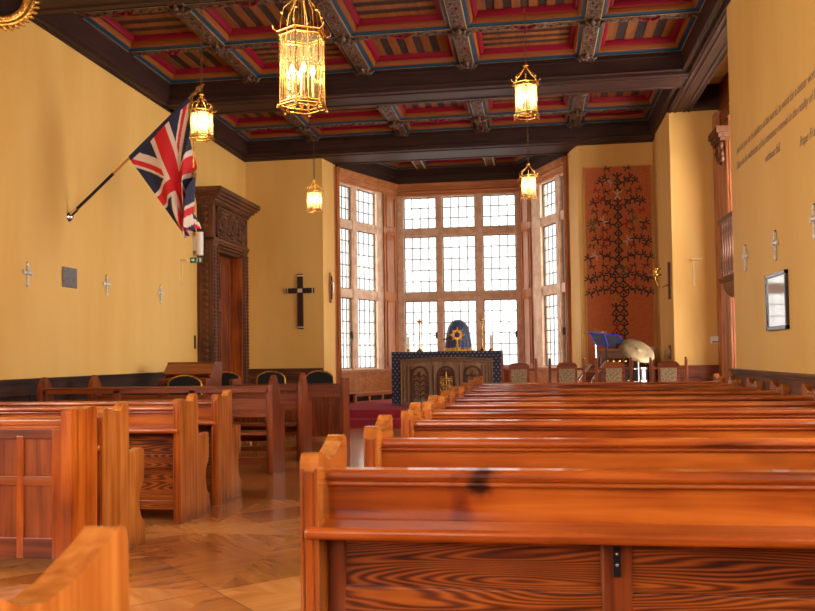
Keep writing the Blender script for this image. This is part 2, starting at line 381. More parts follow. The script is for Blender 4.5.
# big dark beams with moulded soffit edges
m = MB()
def beam_y(y0, y1, x0, x1):
    m.box(x0, x1, y0, y1, 5.56, 6.1)
    m.box(x0, x1, y0-0.03, y1+0.03, 5.50, 5.56)
    for s_, yy in ((-1, y0), (1, y1)):
        m.tube([(x0, yy+s_*0.035, 5.575), (x1, yy+s_*0.035, 5.575)], 0.022, 8)
        m.tube([(x0, yy+s_*0.02, 5.80), (x1, yy+s_*0.02, 5.80)], 0.016, 8)
    m.tube([(x0, y0+0.10, 5.50), (x1, y0+0.10, 5.50)], 0.02, 8)
    m.tube([(x0, y1-0.10, 5.50), (x1, y1-0.10, 5.50)], 0.02, 8)
for y0, y1 in beams: beam_y(y0, y1, XL, XR+0.0)
m.build('trim_4', W['black_x'], kind=ST, bevel=0.006)
m = MB()
m.box(XL, XE0, -6, 17.3, 5.56, 6.1); m.box(XL, XE0-0.05, -6, 17.3, 5.50, 5.56)
m.tube([(XE0-0.03, -6, 5.57), (XE0-0.03, 17.3, 5.57)], 0.018, 8); m.tube([(XL+0.02, -6, 5.49), (XL+0.02, 17.3, 5.49)], 0.014, 8)
m.box(XE1, 2.74, -6, 17.35, 5.56, 6.1); m.box(XR-0.02, 2.76, -6, 15.32, 5.50, 5.56)
for xx, zz in ((2.31, 5.57), (2.42, 5.50), (2.50, 5.50), (2.66, 5.50), (2.74, 5.50)):
    m.tube([(xx, 9, zz), (xx, 17.1 if xx < 2.35 else 15.3, zz)], 0.018, 8)
m.box(2.7, 4.2, 15.1, 15.32, 5.5, 6.1)
m.build('trim_5', W['black_y'], kind=ST)
m = MB()
for k in range(30):
    y = 10.6+0.16*k; m.box(2.7, 4.2, y, y+0.152, 5.90+0.006*(k % 2), 6.0)
m.build('ceiling_alcove', M_pale, kind=ST)

# ------------------------------------------------------------------ bay
YB = 20.2; PL0, PL1 = (-4.25, 18.05), (-3.275, YB); PR0, PR1 = (0.75, 18.05), (-0.255, YB)
def mapside(p0, p1, flip):
    d = Vector((p1[0]-p0[0], p1[1]-p0[1])); L_ = d.length; d = d/L_
    nrm = Vector((d.y, -d.x)) * (1 if flip else -1)          # outwards
    return (lambda s_, o_, z: (p0[0]+d.x*s_+nrm.x*o_, p0[1]+d.y*s_+nrm.y*o_, z)), L_
mapL, LS = mapside(PL0, PL1, False)   # outward = left
mapR, LR = mapside(PR0, PR1, True)
mapB = lambda s_, o_, z: (s_, YB+o_, z)
ZROW = [(1.03, 2.61), (2.81, 4.16), (4.35, 5.11)]
def bay_window(name, fm, s0, s1, lights, ncol=4, rows_=(6, 5, 3)):
    """one stone mullioned window: frame mesh, with leading and pane parts; lights = list of (a,b)"""
    m = MB(fm)
    cuts = [s0]+[q for ab in lights for q in ab]+[s1]
    for k in range(0, len(cuts), 2): m.box(cuts[k], cuts[k+1], -0.02, 0.16, 0.98, 5.16)
    for a0, a1 in lights:
        zz = [0.98]+[q for ab in ZROW for q in ab]+[5.16]
        for k in range(0, len(zz), 2): m.box(a0, a1, -0.0, 0.15, zz[k], zz[k+1])
    fr = m.build(name, M_stone, kind=ST, bevel=0.012)
    for (a0, a1) in lights:
        for (z0, z1), nr in zip(ZROW, rows_):
            g = MB(fm); g.box(a0, a1, 0.085, 0.09, z0, z1); g.build('pane', M_glass, fr)
            q = MB(fm); b_ = 0.022
            q.box(a0, a0+b_, 0.06, 0.10, z0, z1); q.box(a1-b_, a1, 0.06, 0.10, z0, z1); q.box(a0, a1, 0.06, 0.10, z0, z0+b_); q.box(a0, a1, 0.06, 0.10, z1-b_, z1)
            for k in range(1, ncol): x = a0+(a1-a0)*k/ncol; q.box(x-0.010, x+0.010, 0.078, 0.098, z0, z1)
            for k in range(1, nr): z = z0+(z1-z0)*k/nr; q.box(a0, a1, 0.078, 0.098, z-0.010, z+0.010)
            q.build('leading', M_lead, fr)
    for a0, a1 in lights[::2]:
        q = MB(fm); q.box(a1-0.05, a1-0.01, 0.02, 0.06, 1.7, 1.86); q.box(a1-0.12, a1-0.02, 0.01, 0.03, 1.77, 1.79); q.build('window_latch', M_black, fr)
    return fr
bay_window('window_1', mapB, -3.24, -0.29, [(-3.08, -2.29), (-2.145, -1.355), (-1.185, -0.395)])
bay_window('window_2', mapL, 0.02, LS*0.76, [(0.06, LS*0.255), (LS*0.325, LS*0.655)])
bay_window('window_3', mapR, 0.02, LR*0.76, [(0.03, LR*0.17), (LR*0.24, LR*0.56)])
# walls of the bay under / over the windows, panelled corner posts, cornice
m = MB()
for fm, s0, s1 in ((mapB, -3.275, -0.255), (mapL, 0, LS), (mapR, 0, LR)):
    q = MB(fm); q.box(s0, s1, 0.0, 0.2, 0.3, 1.0); q.box(s0, s1, 0.0, 0.2, 5.14, 6.1)
    q.box(s0, s1, -0.05, 0.1, 0.93, 1.0); q.box(s0, s1, -0.03, 0, 0.3, 0.42); q.box(s0, s1, -0.02, 0, 0.86, 0.90)
    m.v += []; b = len(m.v); m.v += q.v; m.f += [[b+i for i in f] for f in q.f]; m.m += q.m; m.s += q.s
m.build('wall_bay', W['oak_x'], kind=ST, bevel=0.005)
m = MB()
for fm, L_ in ((mapL, LS), (mapR, LR)):
    q = MB(fm)
    q.box(L_*0.76, L_+0.02, -0.04, 0.1, 0.98, 5.2)
    for z0, z1 in ((1.08, 2.62), (2.82, 4.2), (4.36, 5.1)):       # raised panel borders
        a0, a1 = L_*0.80, L_*0.96
        q.box(a0, a0+0.03, -0.065, -0.04, z0, z1); q.box(a1-0.03, a1, -0.065, -0.04, z0, z1); q.box(a0, a1, -0.065, -0.04, z0, z0+0.03); q.box(a0, a1, -0.065, -0.04, z1-0.03, z1)
        q.tube([(L_*0.76, -0.05, z0), (L_*0.76, -0.05, z1)], 0.02, 6)
    q.box(-0.02, 0.06, -0.08, 0.06, 0.3, 5.45)
    q.box(-0.10, -0.02, -0.02, 0.1, 0.3, 5.45)
    q.tube([(0.02, -0.085, 0.3), (0.02, -0.085, 5.4)], 0.018, 6)
    b = len(m.v); m.v += q.v; m.f += [[b+i for i in f] for f in q.f]; m.m += q.m; m.s += q.s
m.build('trim_6', W['oak_z'], kind=ST, bevel=0.004)
m = MB()
for fm, s0, s1 in ((mapB, -3.30, -0.23), (mapL, 0, LS+0.02), (mapR, 0, LR+0.02)):
    q = MB(fm)
    for z0, z1, o_ in ((5.15, 5.20, -0.03), (5.20, 5.26, -0.07), (5.29, 5.33, -0.10), (5.26, 5.29, -0.06), (5.33, 5.42, -0.14)): q.box(s0, s1, o_, 0.1, z0, z1)
    q.tube([(s0, -0.09, 5.23), (s1, -0.09, 5.23)], 0.02, 8)
    b = len(m.v); m.v += q.v; m.f += [[b+i for i in f] for f in q.f]; m.m += q.m; m.s += q.s
m.build('trim_7', W['oak_x'], kind=ST)
m = MB()
for fm, s0, s1 in ((mapB, -3.34, -0.2), (mapL, 0, LS+0.03), (mapR, 0, LR+0.03)):
    q = MB(fm); q.box(s0, s1, -0.06, 0.1, 5.42, 5.84); q.tube([(s0, -0.07, 5.60), (s1, -0.07, 5.60)], 0.015, 6)
    b = len(m.v); m.v += q.v; m.f += [[b+i for i in f] for f in q.f]; m.m += q.m; m.s += q.s
m.build('trim_8', W['black_x'], kind=ST)
# bay ceiling: splayed coffers
mb = MB(); bb = MB(); rb = MB()
ZC = 5.80
out = [(-4.15, 18.06), (0.65, 18.06), (-0.32, YB-0.06), (-3.21, YB-0.06)]
cxm, cym = -1.75, 19.1
pr = None
for d, hgt, mi in LOOPS:
    k_ = d*1.0
    q = [(out[0][0]+k_*1.6, out[0][1]+k_, ZC+hgt), (out[1][0]-k_*1.6, out[1][1]+k_, ZC+hgt), (out[2][0]-k_*0.7, out[2][1]-k_, ZC+hgt), (out[3][0]+k_*0.7, out[3][1]-k_, ZC+hgt)]
    if pr: mb.add(pr[0]+q, [(k, (k+1) % 4, 4+(k+1) % 4, 4+k) for k in range(4)], pr[1])
    pr = (q, mi)
mb.build('trim_9', [M_red, M_orange, M_blue, M_yellow], kind=ST, recalc=False)
for k in range(14): bb.box(-4.4, 0.9, 18.0+0.17*k, 18.0+0.17*(k+1), ZC+0.18+0.01*(k % 2), ZC+0.3, k % 2)
bb.build('ceiling_bay', [M_bdark, M_borange], kind=ST)
for x in (-2.62, -0.97):
    rb.box(x-0.1, x+0.1, 18.06, YB-0.06, ZC-0.01, ZC+0.19, 0)
    for s_ in (-1, 1): rb.box(x+s_*0.1-0.012, x+s_*0.1+0.012, 18.06, YB-0.06, ZC-0.016, ZC+0.1, 1); rb.box(x+s_*0.13-0.02, x+s_*0.13+0.02, 18.06, YB-0.06, ZC, ZC+0.19, 2)
    for k in range(1, 13): rb.ball((x+0.03*(-1)**k, 18.06+k*0.155, ZC-0.014), 0.028, 6, 3 if k % 4 == 0 else 0, (1, 1.8, 0.6))
rb.build('trim_10', [M_carved, M_yellow, M_blue, M_red], kind=ST)

# ------------------------------------------------------------------ dado panelling
def dado(fm, s0, s1, mats, name, top=1.09, panel=0.42, face=-0.03):
    m = MB(fm)
    m.box(s0, s1, face, 0, 0, top-0.06)
    m.box(s0, s1, face-0.05, 0, top-0.03, top); m.box(s0, s1, face-0.03, 0, top-0.06, top-0.03); m.box(s0, s1, face-0.012, 0, top-0.20, top-0.06)
    m.tube([(s0, face-0.02, top-0.20), (s1, face-0.02, top-0.20)], 0.012, 6)
    m.box(s0, s1, face-0.02, 0, 0, 0.16)
    k = max(1, int((s1-s0)/panel))
    for i in range(k+1):
        x = s0+(s1-s0)*i/k; m.box(max(s0, x-0.035), min(s1, x+0.035), face-0.015, 0, 0.16, top-0.2)
    return m.build(name, mats, kind=ST, bevel=0.004)
dado(lambda s_, o_, z: (XL-o_, s_, z), 1.0, 14.6, W['black_y'], 'trim_11')
dado(lambda s_, o_, z: (s_, 17.4+o_, z), XL+0.04, -4.40, W['dark_x'], 'trim_12', top=1.07)
dado(lambda s_, o_, z: (XR+o_, s_, z), 6.0, 10.78, W['dark_y'], 'trim_13', top=1.09)
dado(lambda s_, o_, z: (s_, 17.4+o_, z), 0.93, XR, W['red_x'], 'trim_14', top=1.05)
dado(lambda s_, o_, z: (s_, 15.3+o_, z), XR, 3.3, W['red_x'], 'trim_15', top=1.07)
dado(lambda s_, o_, z: (XR+o_, s_, z), 15.3, 17.38, W['red_y'], 'trim_16', top=1.05)

# ------------------------------------------------------------------ dais
m = MB(); m.box(-4.6, XR, 15.2, 17.4, 0.001, 0.15); m.box(-4.3, 0.9, 17.4, 18.1, 0.001, 0.15)
m.box(-4.6, XR-0.02, 15.22, 15.64, 0.15, 0.151)
m.build('floor_dais_step', M_carpet, kind=ST, bevel=0.01)
m = MB(); m.prism([(-4.6, 15.64), (XR, 15.64), (XR, 17.4), (0.92, 17.4), (0.75, 18.05), (-0.25, YB), (-3.28, YB), (-4.25, 18.05), (-4.38, 17.4), (-4.6, 17.4)], 'z', 0.15, 0.30)
m.build('floor_dais', M_carpet, kind=ST, bevel=0.01)
# low bench / heating case round the bay
root = thing('heater_bench', 'low oak bench with dark slatted grille along the left side of the bay', 'bench', (0, 0, 0))
m = MB(mapL); m.box(0.12, LS-0.1, -0.40, -0.02, 0.47, 0.50); m.box(0.14, LS-0.12, -0.37, -0.04, 0.30, 0.32)
for k in range(5): s_ = 0.14+(LS-0.30)*k/4; m.box(s_, s_+0.06, -0.37, -0.32, 0.30, 0.47)
m.box(0.14, LS-0.12, -0.37, -0.34, 0.43, 0.47); m.build('bench_frame', W['oak_y'], root, bevel=0.004)
m = MB(mapL)
for k in range(60): s_ = 0.2+(LS-0.40)*k/60; m.box(s_, s_+0.012, -0.35, -0.34, 0.32, 0.43)
m.box(0.2, LS-0.2, -0.30, -0.29, 0.32, 0.43); m.build('grille', W['black_y'], root)

# ------------------------------------------------------------------ doorway
root = bpy.data.objects.new('door_1', None); COL.objects.link(root); root['kind'] = ST
root['label'] = 'carved oak doorway with cornice and foliage frieze in the left wall'
X0 = XL; fx = -5.75
m = MB()
for y0, y1 in ((14.70, 14.95), (16.32, 16.58)):
    m.box(X0, fx, y0, y1, 0, 3.42); m.box(X0, fx+0.02, y0-0.02, y1+0.02, 0, 0.3); m.box(X0, fx+0.015, y0-0.02, y1+0.02, 3.42, 3.5)
m.box(X0, fx, 14.70, 16.58, 3.42, 4.20); m.box(X0, fx-0.06, 14.95, 16.32, 3.3, 3.45)
m.build('door_surround', W['dark_z'], root, bevel=0.006)
m = MB()
for z0, z1, e in ((4.12, 4.17, 0.03), (4.17, 4.22, 0.06), (4.22, 4.28, 0.11), (4.28, 4.33, 0.16), (4.33, 4.42, 0.20)): m.box(X0, fx+e, 14.70-e*0.6, 16.58+e*1.2, z0, z1)
m.box(X0, fx+0.03, 14.68, 16.60, 3.46, 3.52)
for k in range(30): y = 14.74+k*0.061; m.box(fx+0.03, fx+0.055, y, y+0.03, 4.125, 4.165)
m.build('door_cornice', W['dark_y'], root, bevel=0.005)
m = MB()                      # twisted / beaded mouldings up the jambs and round the opening
for yc in (14.74, 14.91, 16.36, 16.54):
    for k in range(44): m.ball((fx+0.012, yc, 0.36+k*0.069), 0.03, 7, 0, (0.7, 0.8, 1.1))
for k in range(21): m.ball((fx+0.012, 14.97+k*0.066, 3.36), 0.028, 7, 0, (0.7, 1, 0.8))
for z in [0.36+k*0.12 for k in range(32)]: m.ball((-5.9, 14.695, z), 0.035, 7, 0, (1.6, 0.5, 1.2))
m.build('carved_moulding', W['dark_z'], root)
m = MB(); rnd = random.Random(3)
m.box(fx, fx+0.01, 14.86, 16.44, 3.55, 4.08, 0)
for c0 in (15.1, 15.65, 16.2):
    for k in range(3):
        sg = (-1)**k; pts = []
        for t in range(26):
            a_ = t*0.36*sg+k*2; rr_ = 0.23*(1-t/30); pts.append((fx+0.03, c0+rr_*math.cos(a_)*1.05, 3.815+rr_*math.sin(a_)))
        m.tube(pts, 0.018, 6)
    m.ball((fx+0.035, c0, 3.815), 0.055, 8)
for k in range(150):
    y, z = 14.9+rnd.random()*1.5, 3.58+rnd.random()*0.46; a_ = rnd.random()*6.28
    m.tube([(fx+0.012, y, z), (fx+0.045, y+0.04*math.cos(a_), z+0.04*math.sin(a_)), (fx+0.012, y+0.085*math.cos(a_), z+0.085*math.sin(a_))], [0.008, 0.022, 0.006], 5)
for y0, y1, z0, z1 in ((14.84, 16.46, 3.53, 3.56), (14.84, 16.46, 4.07, 4.10), (14.84, 14.87, 3.53, 4.1), (16.43, 16.46, 3.53, 4.1)): m.box(fx, fx+0.04, y0, y1, z0, z1)
m.build('carved_frieze', W['dark_y'], root)
m = MB(); dx = -6.02; m.box(dx-0.06, dx, 14.95, 16.32, 0, 3.32)
for z0, z1 in ((0.25, 1.0), (1.1, 2.2), (2.45, 3.2)):
    for y0, y1 in ((15.08, 15.58), (15.70, 16.2)):
        m.box(dx, dx+0.012, y0+0.06, y1-0.06, z0+0.06, z1-0.06)
        for a in ((y0, y0+0.03, z0, z1), (y1-0.03, y1, z0, z1), (y0, y1, z0, z0+0.03), (y0, y1, z1-0.03, z1)): m.box(dx, dx+0.025, *a)
dl = m.build('door_leaf', W['red_z'], root, bevel=0.004)
m = MB(); m.lathe([(0.005, 0), (0.012, 0.03), (0.03, 0.05), (0.03, 0.08), (0.0, 0.09)], (dx, 15.02, 1.15), 14, 0, 'x'); m.build('door_knob', M_brass, dl)
m = MB(); m.box(XL, fx-0.02, 14.95, 14.99, 0, 3.3); m.box(XL, fx-0.02, 16.28, 16.32, 0, 3.3); m.build('door_lining', W['pew_z'], root)

# ------------------------------------------------------------------ alcove window with wooden columns and balcony corbel
fmA = lambda s_, o_, z: (3.27+o_, s_, z)
m = MB(fmA)
for y0, y1 in ((10.8, 11.2), (12.15, 12.35), (14.5, 15.28)): m.box(y0, y1, -0.06, 0.1, 0, 5.9)
m.box(10.8, 15.28, -0.08, 0.1, 5.15, 5.35); m.box(10.8, 15.28, -0.04, 0.1, 0.0, 0.8)
m.build('window_4', W['red_z'], kind=ST, bevel=0.01); w4 = bpy.data.objects['window_4']
m = MB(fmA); 
for k in range(1, 10): z = 0.8+k*0.52; m.box(11.2, 14.5, 0.02, 0.04, z-0.006, z+0.006)
for k in range(1, 16): y = 11.2+k*0.235; m.box(y-0.006, y+0.006, 0.02, 0.04, 0.8, 5.8)
m.build('leading', M_lead, w4); m = MB(fmA); m.box(11.2, 14.5, 0.028, 0.032, 0.8, 5.8); m.build('pane', M_glass, w4)
root = thing('carved_screen_column', 'tall clustered wooden column with carved head at the end of the ochre alcove wall', 'column', (3.16, 15.0, 0))
m = MB()
for dx_, dy_, r_ in ((0.0, 0.0, 0.055), (0.015, -0.16, 0.06), (0.035, -0.32, 0.06), (0.05, -0.44, 0.04)): m.tube([(dx_, dy_, 0.0), (dx_, dy_, 4.78)], r_, 14)
m.box(-0.04, 0.12, 0.03, 0.29, 0, 5.4); m.build('shaft', W['oak_z'], root, bevel=0.01)
m = MB()
for k, (e, z0, z1) in enumerate(((0.0, 4.78, 4.83), (0.03, 4.83, 4.9), (0.07, 4.9, 5.0))): m.box(-0.08-e, 0.10, -0.5-e, 0.1, z0, z1)
for k in range(26): a_ = k*0.9; m.ball((0.0+0.05*math.cos(a_), -0.22+0.22*math.sin(a_*1.7), 4.45+0.011*k), 0.045, 7, 0, (1, 1, 1.4))
m.build('carved_head', W['dark_z'], root)
m = MB()
ZQ = -0.40
m.prism([(-0.15, 2.80+ZQ), (0.1, 2.80+ZQ), (0.1, 2.88+ZQ), (-0.19, 2.88+ZQ)], 'y', -1.9, -0.55)
prof = [(-0.12, 2.8+ZQ)]+[(-0.12+0.22*(1-math.cos(q_)), 2.8+ZQ-0.24*math.sin(q_)) for q_ in [PI/2*k/8 for k in range(1, 9)]]+[(0.10, 2.8+ZQ)]
m.prism(prof, 'y', -1.8, -0.6)
for k in range(8): y = -1.82+k*0.165; m.lathe([(0.02, 2.88+ZQ), (0.035, 3.1+ZQ), (0.018, 3.3+ZQ), (0.03, 3.6+ZQ), (0.02, 3.75+ZQ)], (-0.12, y, 0), 8)
m.box(-0.17, -0.07, -1.92, -0.55, 3.75+ZQ, 3.83+ZQ)
m.build('balcony_corbel', W['dark_y'], root)

# windows added out of view, behind and beside the camera, to daylight the walls
def added_window(name, fm, a0, a1, z0, z1):
    m = MB(fm); 
    for x in (a0, (a0+a1)/2-0.05, a1-0.1): m.box(x, x+0.1, 0.1, 0.25, z0, z1)
    for z in (z0, z0+(z1-z0)*0.6, z1-0.1): m.box(a0, a1, 0.1, 0.25, z, z+0.1)
    o = m.build(name, M_stone, kind=ST)
    m = MB(fm); m.box(a0, a1, 0.17, 0.18, z0, z1); m.build('pane', M_glass, o)
wi = 5
for a0, a1 in WINR_ADDED: added_window('window_%d' % wi, lambda s_, o_, z: (XR+o_, s_, z), a0, a1, 1.2, 4.9); wi += 1
for a0, a1 in WINL_ADDED: added_window('window_%d' % wi, lambda s_, o_, z: (XL-o_, s_, z), a0, a1, 1.2, 4.9); wi += 1
for a0, a1 in [(-2.9, -0.7)]: added_window('window_%d' % wi, lambda s_, o_, z: (s_, -6-o_, z), a0, a1, 2.4, 5.0); wi += 1

# ------------------------------------------------------------------ pews
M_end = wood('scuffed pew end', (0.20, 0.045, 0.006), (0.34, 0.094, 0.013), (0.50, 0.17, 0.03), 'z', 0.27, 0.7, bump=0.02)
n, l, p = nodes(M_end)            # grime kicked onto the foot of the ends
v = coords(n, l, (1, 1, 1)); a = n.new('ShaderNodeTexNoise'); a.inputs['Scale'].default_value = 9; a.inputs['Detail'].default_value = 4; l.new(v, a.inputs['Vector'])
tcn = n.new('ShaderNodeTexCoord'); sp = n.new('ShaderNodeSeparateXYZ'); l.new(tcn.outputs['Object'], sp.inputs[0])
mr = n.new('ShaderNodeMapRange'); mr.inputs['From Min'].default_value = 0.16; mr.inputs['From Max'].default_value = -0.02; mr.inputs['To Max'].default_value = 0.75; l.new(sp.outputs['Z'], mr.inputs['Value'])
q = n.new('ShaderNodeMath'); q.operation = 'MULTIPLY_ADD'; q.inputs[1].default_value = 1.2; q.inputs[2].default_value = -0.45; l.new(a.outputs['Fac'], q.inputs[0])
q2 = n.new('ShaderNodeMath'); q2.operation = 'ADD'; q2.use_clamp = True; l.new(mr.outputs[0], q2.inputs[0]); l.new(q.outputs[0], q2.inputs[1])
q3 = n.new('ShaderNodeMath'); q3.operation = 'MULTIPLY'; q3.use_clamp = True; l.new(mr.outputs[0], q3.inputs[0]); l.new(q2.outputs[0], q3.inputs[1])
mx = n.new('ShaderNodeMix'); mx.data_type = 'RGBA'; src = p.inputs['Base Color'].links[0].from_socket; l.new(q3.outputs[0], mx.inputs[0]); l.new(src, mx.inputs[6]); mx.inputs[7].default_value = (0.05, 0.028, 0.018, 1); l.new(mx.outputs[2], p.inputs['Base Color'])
def end_profile(top):
    """side outline (y,z) of a pew end; back edge at y=0"""
    W_ = top
    p = [(0, 0), (0, 0.955), (0.018, 0.985), (0.05, 0.985), (0.10, 0.960), (0.17, 0.946), (0.235, 0.956), (W_-0.08, 0.992), (W_-0.03, 1.016), (W_-0.005, 1.0), (W_, 0.975),
         (W_+0.005, 0.66), (W_+0.03, 0.655), (0.54, 0.675), (0.575, 0.662), (0.58, 0.64), (0.58, 0.46), (0.57, 0.43), (0.54, 0.40), (0.515, 0.36), (0.505, 0.31), (0.51, 0.25), (0.53, 0.20),
         (0.56, 0.16), (0.585, 0.15), (0.59, 0.12), (0.585, 0.10), (0.60, 0.08), (0.60, 0)]
    return p
def make_pew(x0, x1, aisle, top, label, y0, woodkey='pew', group=None):
    """x0..x1 local extents; aisle = +1 when the aisle end is at x0, -1 when at x1"""
    t = thing('pew', label, 'pew', (0, y0, 0), group)
    wk = woodkey
    for xa in (x0, x1-0.062):
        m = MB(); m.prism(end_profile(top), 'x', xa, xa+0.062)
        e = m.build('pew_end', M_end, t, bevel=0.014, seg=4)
        q = MB()
        q.box(xa+0.018, xa+0.044, -0.008, 0.004, 0.0, 0.93); q.box(xa+0.050, xa+0.058, -0.006, 0.004, 0, 0.94); q.box(xa+0.004, xa+0.012, -0.006, 0.004, 0, 0.94)
        q.build('edge_bead', W[wk+'_z'], e, bevel=0.004)
    a, b = x0+0.062, x1-0.062
    m = MB()
    prof = [(0.105, 0.885), (0.098, 0.895), (0.10, 0.912), (0.115, 0.92), (0.18, 0.92), (0.195, 0.905), (0.19, 0.885), (0.175, 0.88), (0.172, 0.862), (0.125, 0.862), (0.118, 0.868), (0.122, 0.880)]
    m.prism(prof, 'x', a, b); m.build('top_rail', W[wk+'_x'], t, bevel=0.003)
    m = MB(); m.box(a, b, 0.140, 0.165, 0.42, 0.865); m.build('back_board', W['pewback'] if wk == 'pew' else W[wk+'_x'], t)
    m = MB(); m.box(a-0.045 if aisle > 0 else a, b if aisle > 0 else b+0.045, -0.03, 0.14, 0.712, 0.75); m.build('book_ledge', W[wk+'_x'], t, bevel=0.014, seg=4)
    # lower framed panels
    st = [a+0.0, a+0.90, a+1.90, b-0.06]
    if aisle < 0: st = [b-0.06, b-1.00, b-2.00, a]
    st = sorted(st)
    for k, s_ in enumerate(st):
        m = MB(); m.box(s_, s_+(0.098 if k in (1, 2) else 0.06), 0.112, 0.14, 0.09, 0.712); m.build('stile', W['red_z'], t, bevel=0.01)
    m = MB(); m.box(a, b, 0.118, 0.142, 0.42, 0.53); m.box(a, b, 0.118, 0.142, 0.09, 0.16); m.box(a, b, 0.125, 0.142, 0.672, 0.70); m.build('lower_rail', W['figured'] if wk == 'pew' else W[wk+'_x'], t, bevel=0.005)
    m = MB(); m.box(a, b, 0.134, 0.15, 0.16, 0.42); m.box(a, b, 0.132, 0.142, 0.53, 0.672); m.build('lower_panel', W['figured'] if wk == 'pew' else W[wk+'_x'], t)
    m = MB(); m.box(a, b, 0.165, 0.52, 0.42, 0.455); m.build('seat', W[wk+'_x'], t, bevel=0.01)
    m = MB(); m.box(a, b, 0.45, 0.47, 0.30, 0.42); m.build('seat_apron', W['red_x'], t)
    for s_ in st[1:3]:
        m = MB(); xx = s_+0.037; m.box(xx, xx+0.024, 0.098, 0.112, 0.585, 0.70); m.box(xx-0.003, xx+0.027, 0.09, 0.112, 0.685, 0.712)
        m.ball((xx+0.012, 0.098, 0.66), 0.007, 8, 1); m.ball((xx+0.012, 0.098, 0.625), 0.007, 8, 1)
        m.build('iron_latch', [M_black, M_chrome], t, bevel=0.003)
    return t
GR = 'long pine pews right of the aisle'
ry = [2.70, 3.74, 4.82, 5.73, 6.58, 7.45, 8.45, 9.40, 10.30, 11.18]
pr = make_pew(-0.765, 2.36, 1, 0.42, 'nearest pew with its whole back, shelf and bold grained lower panels in view', ry[0], group=GR)
names = ['long pine pew right of the aisle, just beyond the fully visible one', 'long pine pew right of the aisle, second beyond the fully visible one',
         'long pine pew right of the aisle, third beyond the fully visible one', 'long pine pew right of the aisle, fourth beyond the fully visible one',
         'long pine pew right of the aisle, fifth from the high-backed chairs', 'long pine pew right of the aisle, fourth from the high-backed chairs',
         'long pine pew right of the aisle, third from the high-backed chairs', 'long pine pew right of the aisle, second from the high-backed chairs',
         'frontmost pew of the right block, close behind the high-backed chairs']
for k in range(1, 10): dup(pr, (0, ry[k], 0), names[k-1])
dup(pr, (-0.012, 1.0, 0), 'blurred curved pew end in the bottom left corner, closest of all the pews')
for ch in list(pr.children):      # dark knot and smudge on the back of the nearest pew only
    if not ch.name.startswith(('back_board', 'top_rail')): continue
    ch.data = ch.data.copy(); km = ch.data.materials[0].copy(); ch.data.materials[0] = km; n, l, p = nodes(km)
    tcn = n.new('ShaderNodeTexCoord'); src = p.inputs['Base Color'].links[0].from_socket; last = src
    for (cx_, cz_, wx, wz, col) in ((-0.20, 0.862, 0.06, 0.04, (0.10, 0.06, 0.05)), (-0.19, 0.915, 0.06, 0.03, (0.15, 0.08, 0.06)), (-0.25, 0.81, 0.04, 0.08, (0.5, 0.3, 0.25))):
        mp_ = n.new('ShaderNodeMapping'); mp_.inputs['Location'].default_value = (-cx_/wx, 0, -cz_/wz); mp_.inputs['Scale'].default_value = (1/wx, 0, 1/wz); l.new(tcn.outputs['Object'], mp_.inputs['Vector'])
        nz = n.new('ShaderNodeTexNoise'); nz.inputs['Scale'].default_value = 14; l.new(tcn.outputs['Object'], nz.inputs['Vector'])
        ln = n.new('ShaderNodeVectorMath'); ln.operation = 'LENGTH'; l.new(mp_.outputs[0], ln.inputs[0])
        ad = n.new('ShaderNodeMath'); ad.operation = 'MULTIPLY_ADD'; ad.inputs[1].default_value = 2.2; l.new(nz.outputs['Fac'], ad.inputs[0]); l.new(ln.outputs['Value'], ad.inputs[2])
        r = ramp(n, [(0.62, col), (1.0, (1, 1, 1))]); sb_ = n.new('ShaderNodeMath'); sb_.operation = 'MULTIPLY'; sb_.inputs[1].default_value = 0.43; l.new(ad.outputs[0], sb_.inputs[0]); l.new(sb_.outputs[0], r.inputs[0])
        mx = n.new('ShaderNodeMix'); mx.data_type = 'RGBA'; mx.blend_type = 'MULTIPLY'; mx.inputs[0].default_value = 1; l.new(last, mx.inputs[6]); l.new(r.outputs[0], mx.inputs[7]); last = mx.outputs[2]
    l.new(last, p.inputs['Base Color'])
GL = 'short pine pews left of the aisle'
pl = make_pew(-6.0, -2.78, -1, 0.35, 'golden pine pew left of the aisle, its end next to the panelled screen', 5.18, group=GL)
dup(pl, (0, 6.40, 0), 'scuffed pew left of the aisle, second beyond the panelled screen')
dup(pl, (0, 7.20, 0), 'pew left of the aisle furthest forward, next to the pointed stall ends')

# panelled screen backing the first left pew
t = thing('panelled_screen', 'panelled screen with plain end post, nearest on the left of the aisle', 'pew screen', (0, 4.80, 0))
m = MB(); m.prism([(0, 0), (0, 0.98), (0.02, 1.005), (0.15, 0.995), (0.28, 1.012), (0.30, 0.99), (0.30, 0)], 'x', -2.852, -2.78); m.build('end_post', W['pew_z'], t, bevel=0.014, seg=4)
m = MB(); m.box(-6.0, -2.852, 0.03, 0.10, 0.905, 0.94); m.box(-6.0, -2.852, 0.045, 0.09, 0.88, 0.905); m.build('top_rail', W['pew_x'], t, bevel=0.008)
m = MB()
for z0, z1 in ((0.82, 0.88), (0.535, 0.59), (0.09, 0.215)): m.box(-6.0, -2.852, 0.05, 0.08, z0, z1)
m.build('cross_rail', W['red_x'], t, bevel=0.004)
m = MB(); x = -2.94
m.box(-2.94, -2.852, 0.048, 0.082, 0.09, 0.88); m.build('stile', W['pew_z'], t, bevel=0.004)
while x > -5.9: x -= 0.235; m = MB(); m.box(x, x+0.045, 0.048, 0.082, 0.09, 0.84); m.build('stile', W['pew_z'], t, bevel=0.004)
m = MB(); m.box(-6.0, -2.852, 0.062, 0.075, 0.2, 0.83); m.build('panel', W['red_z'], t)

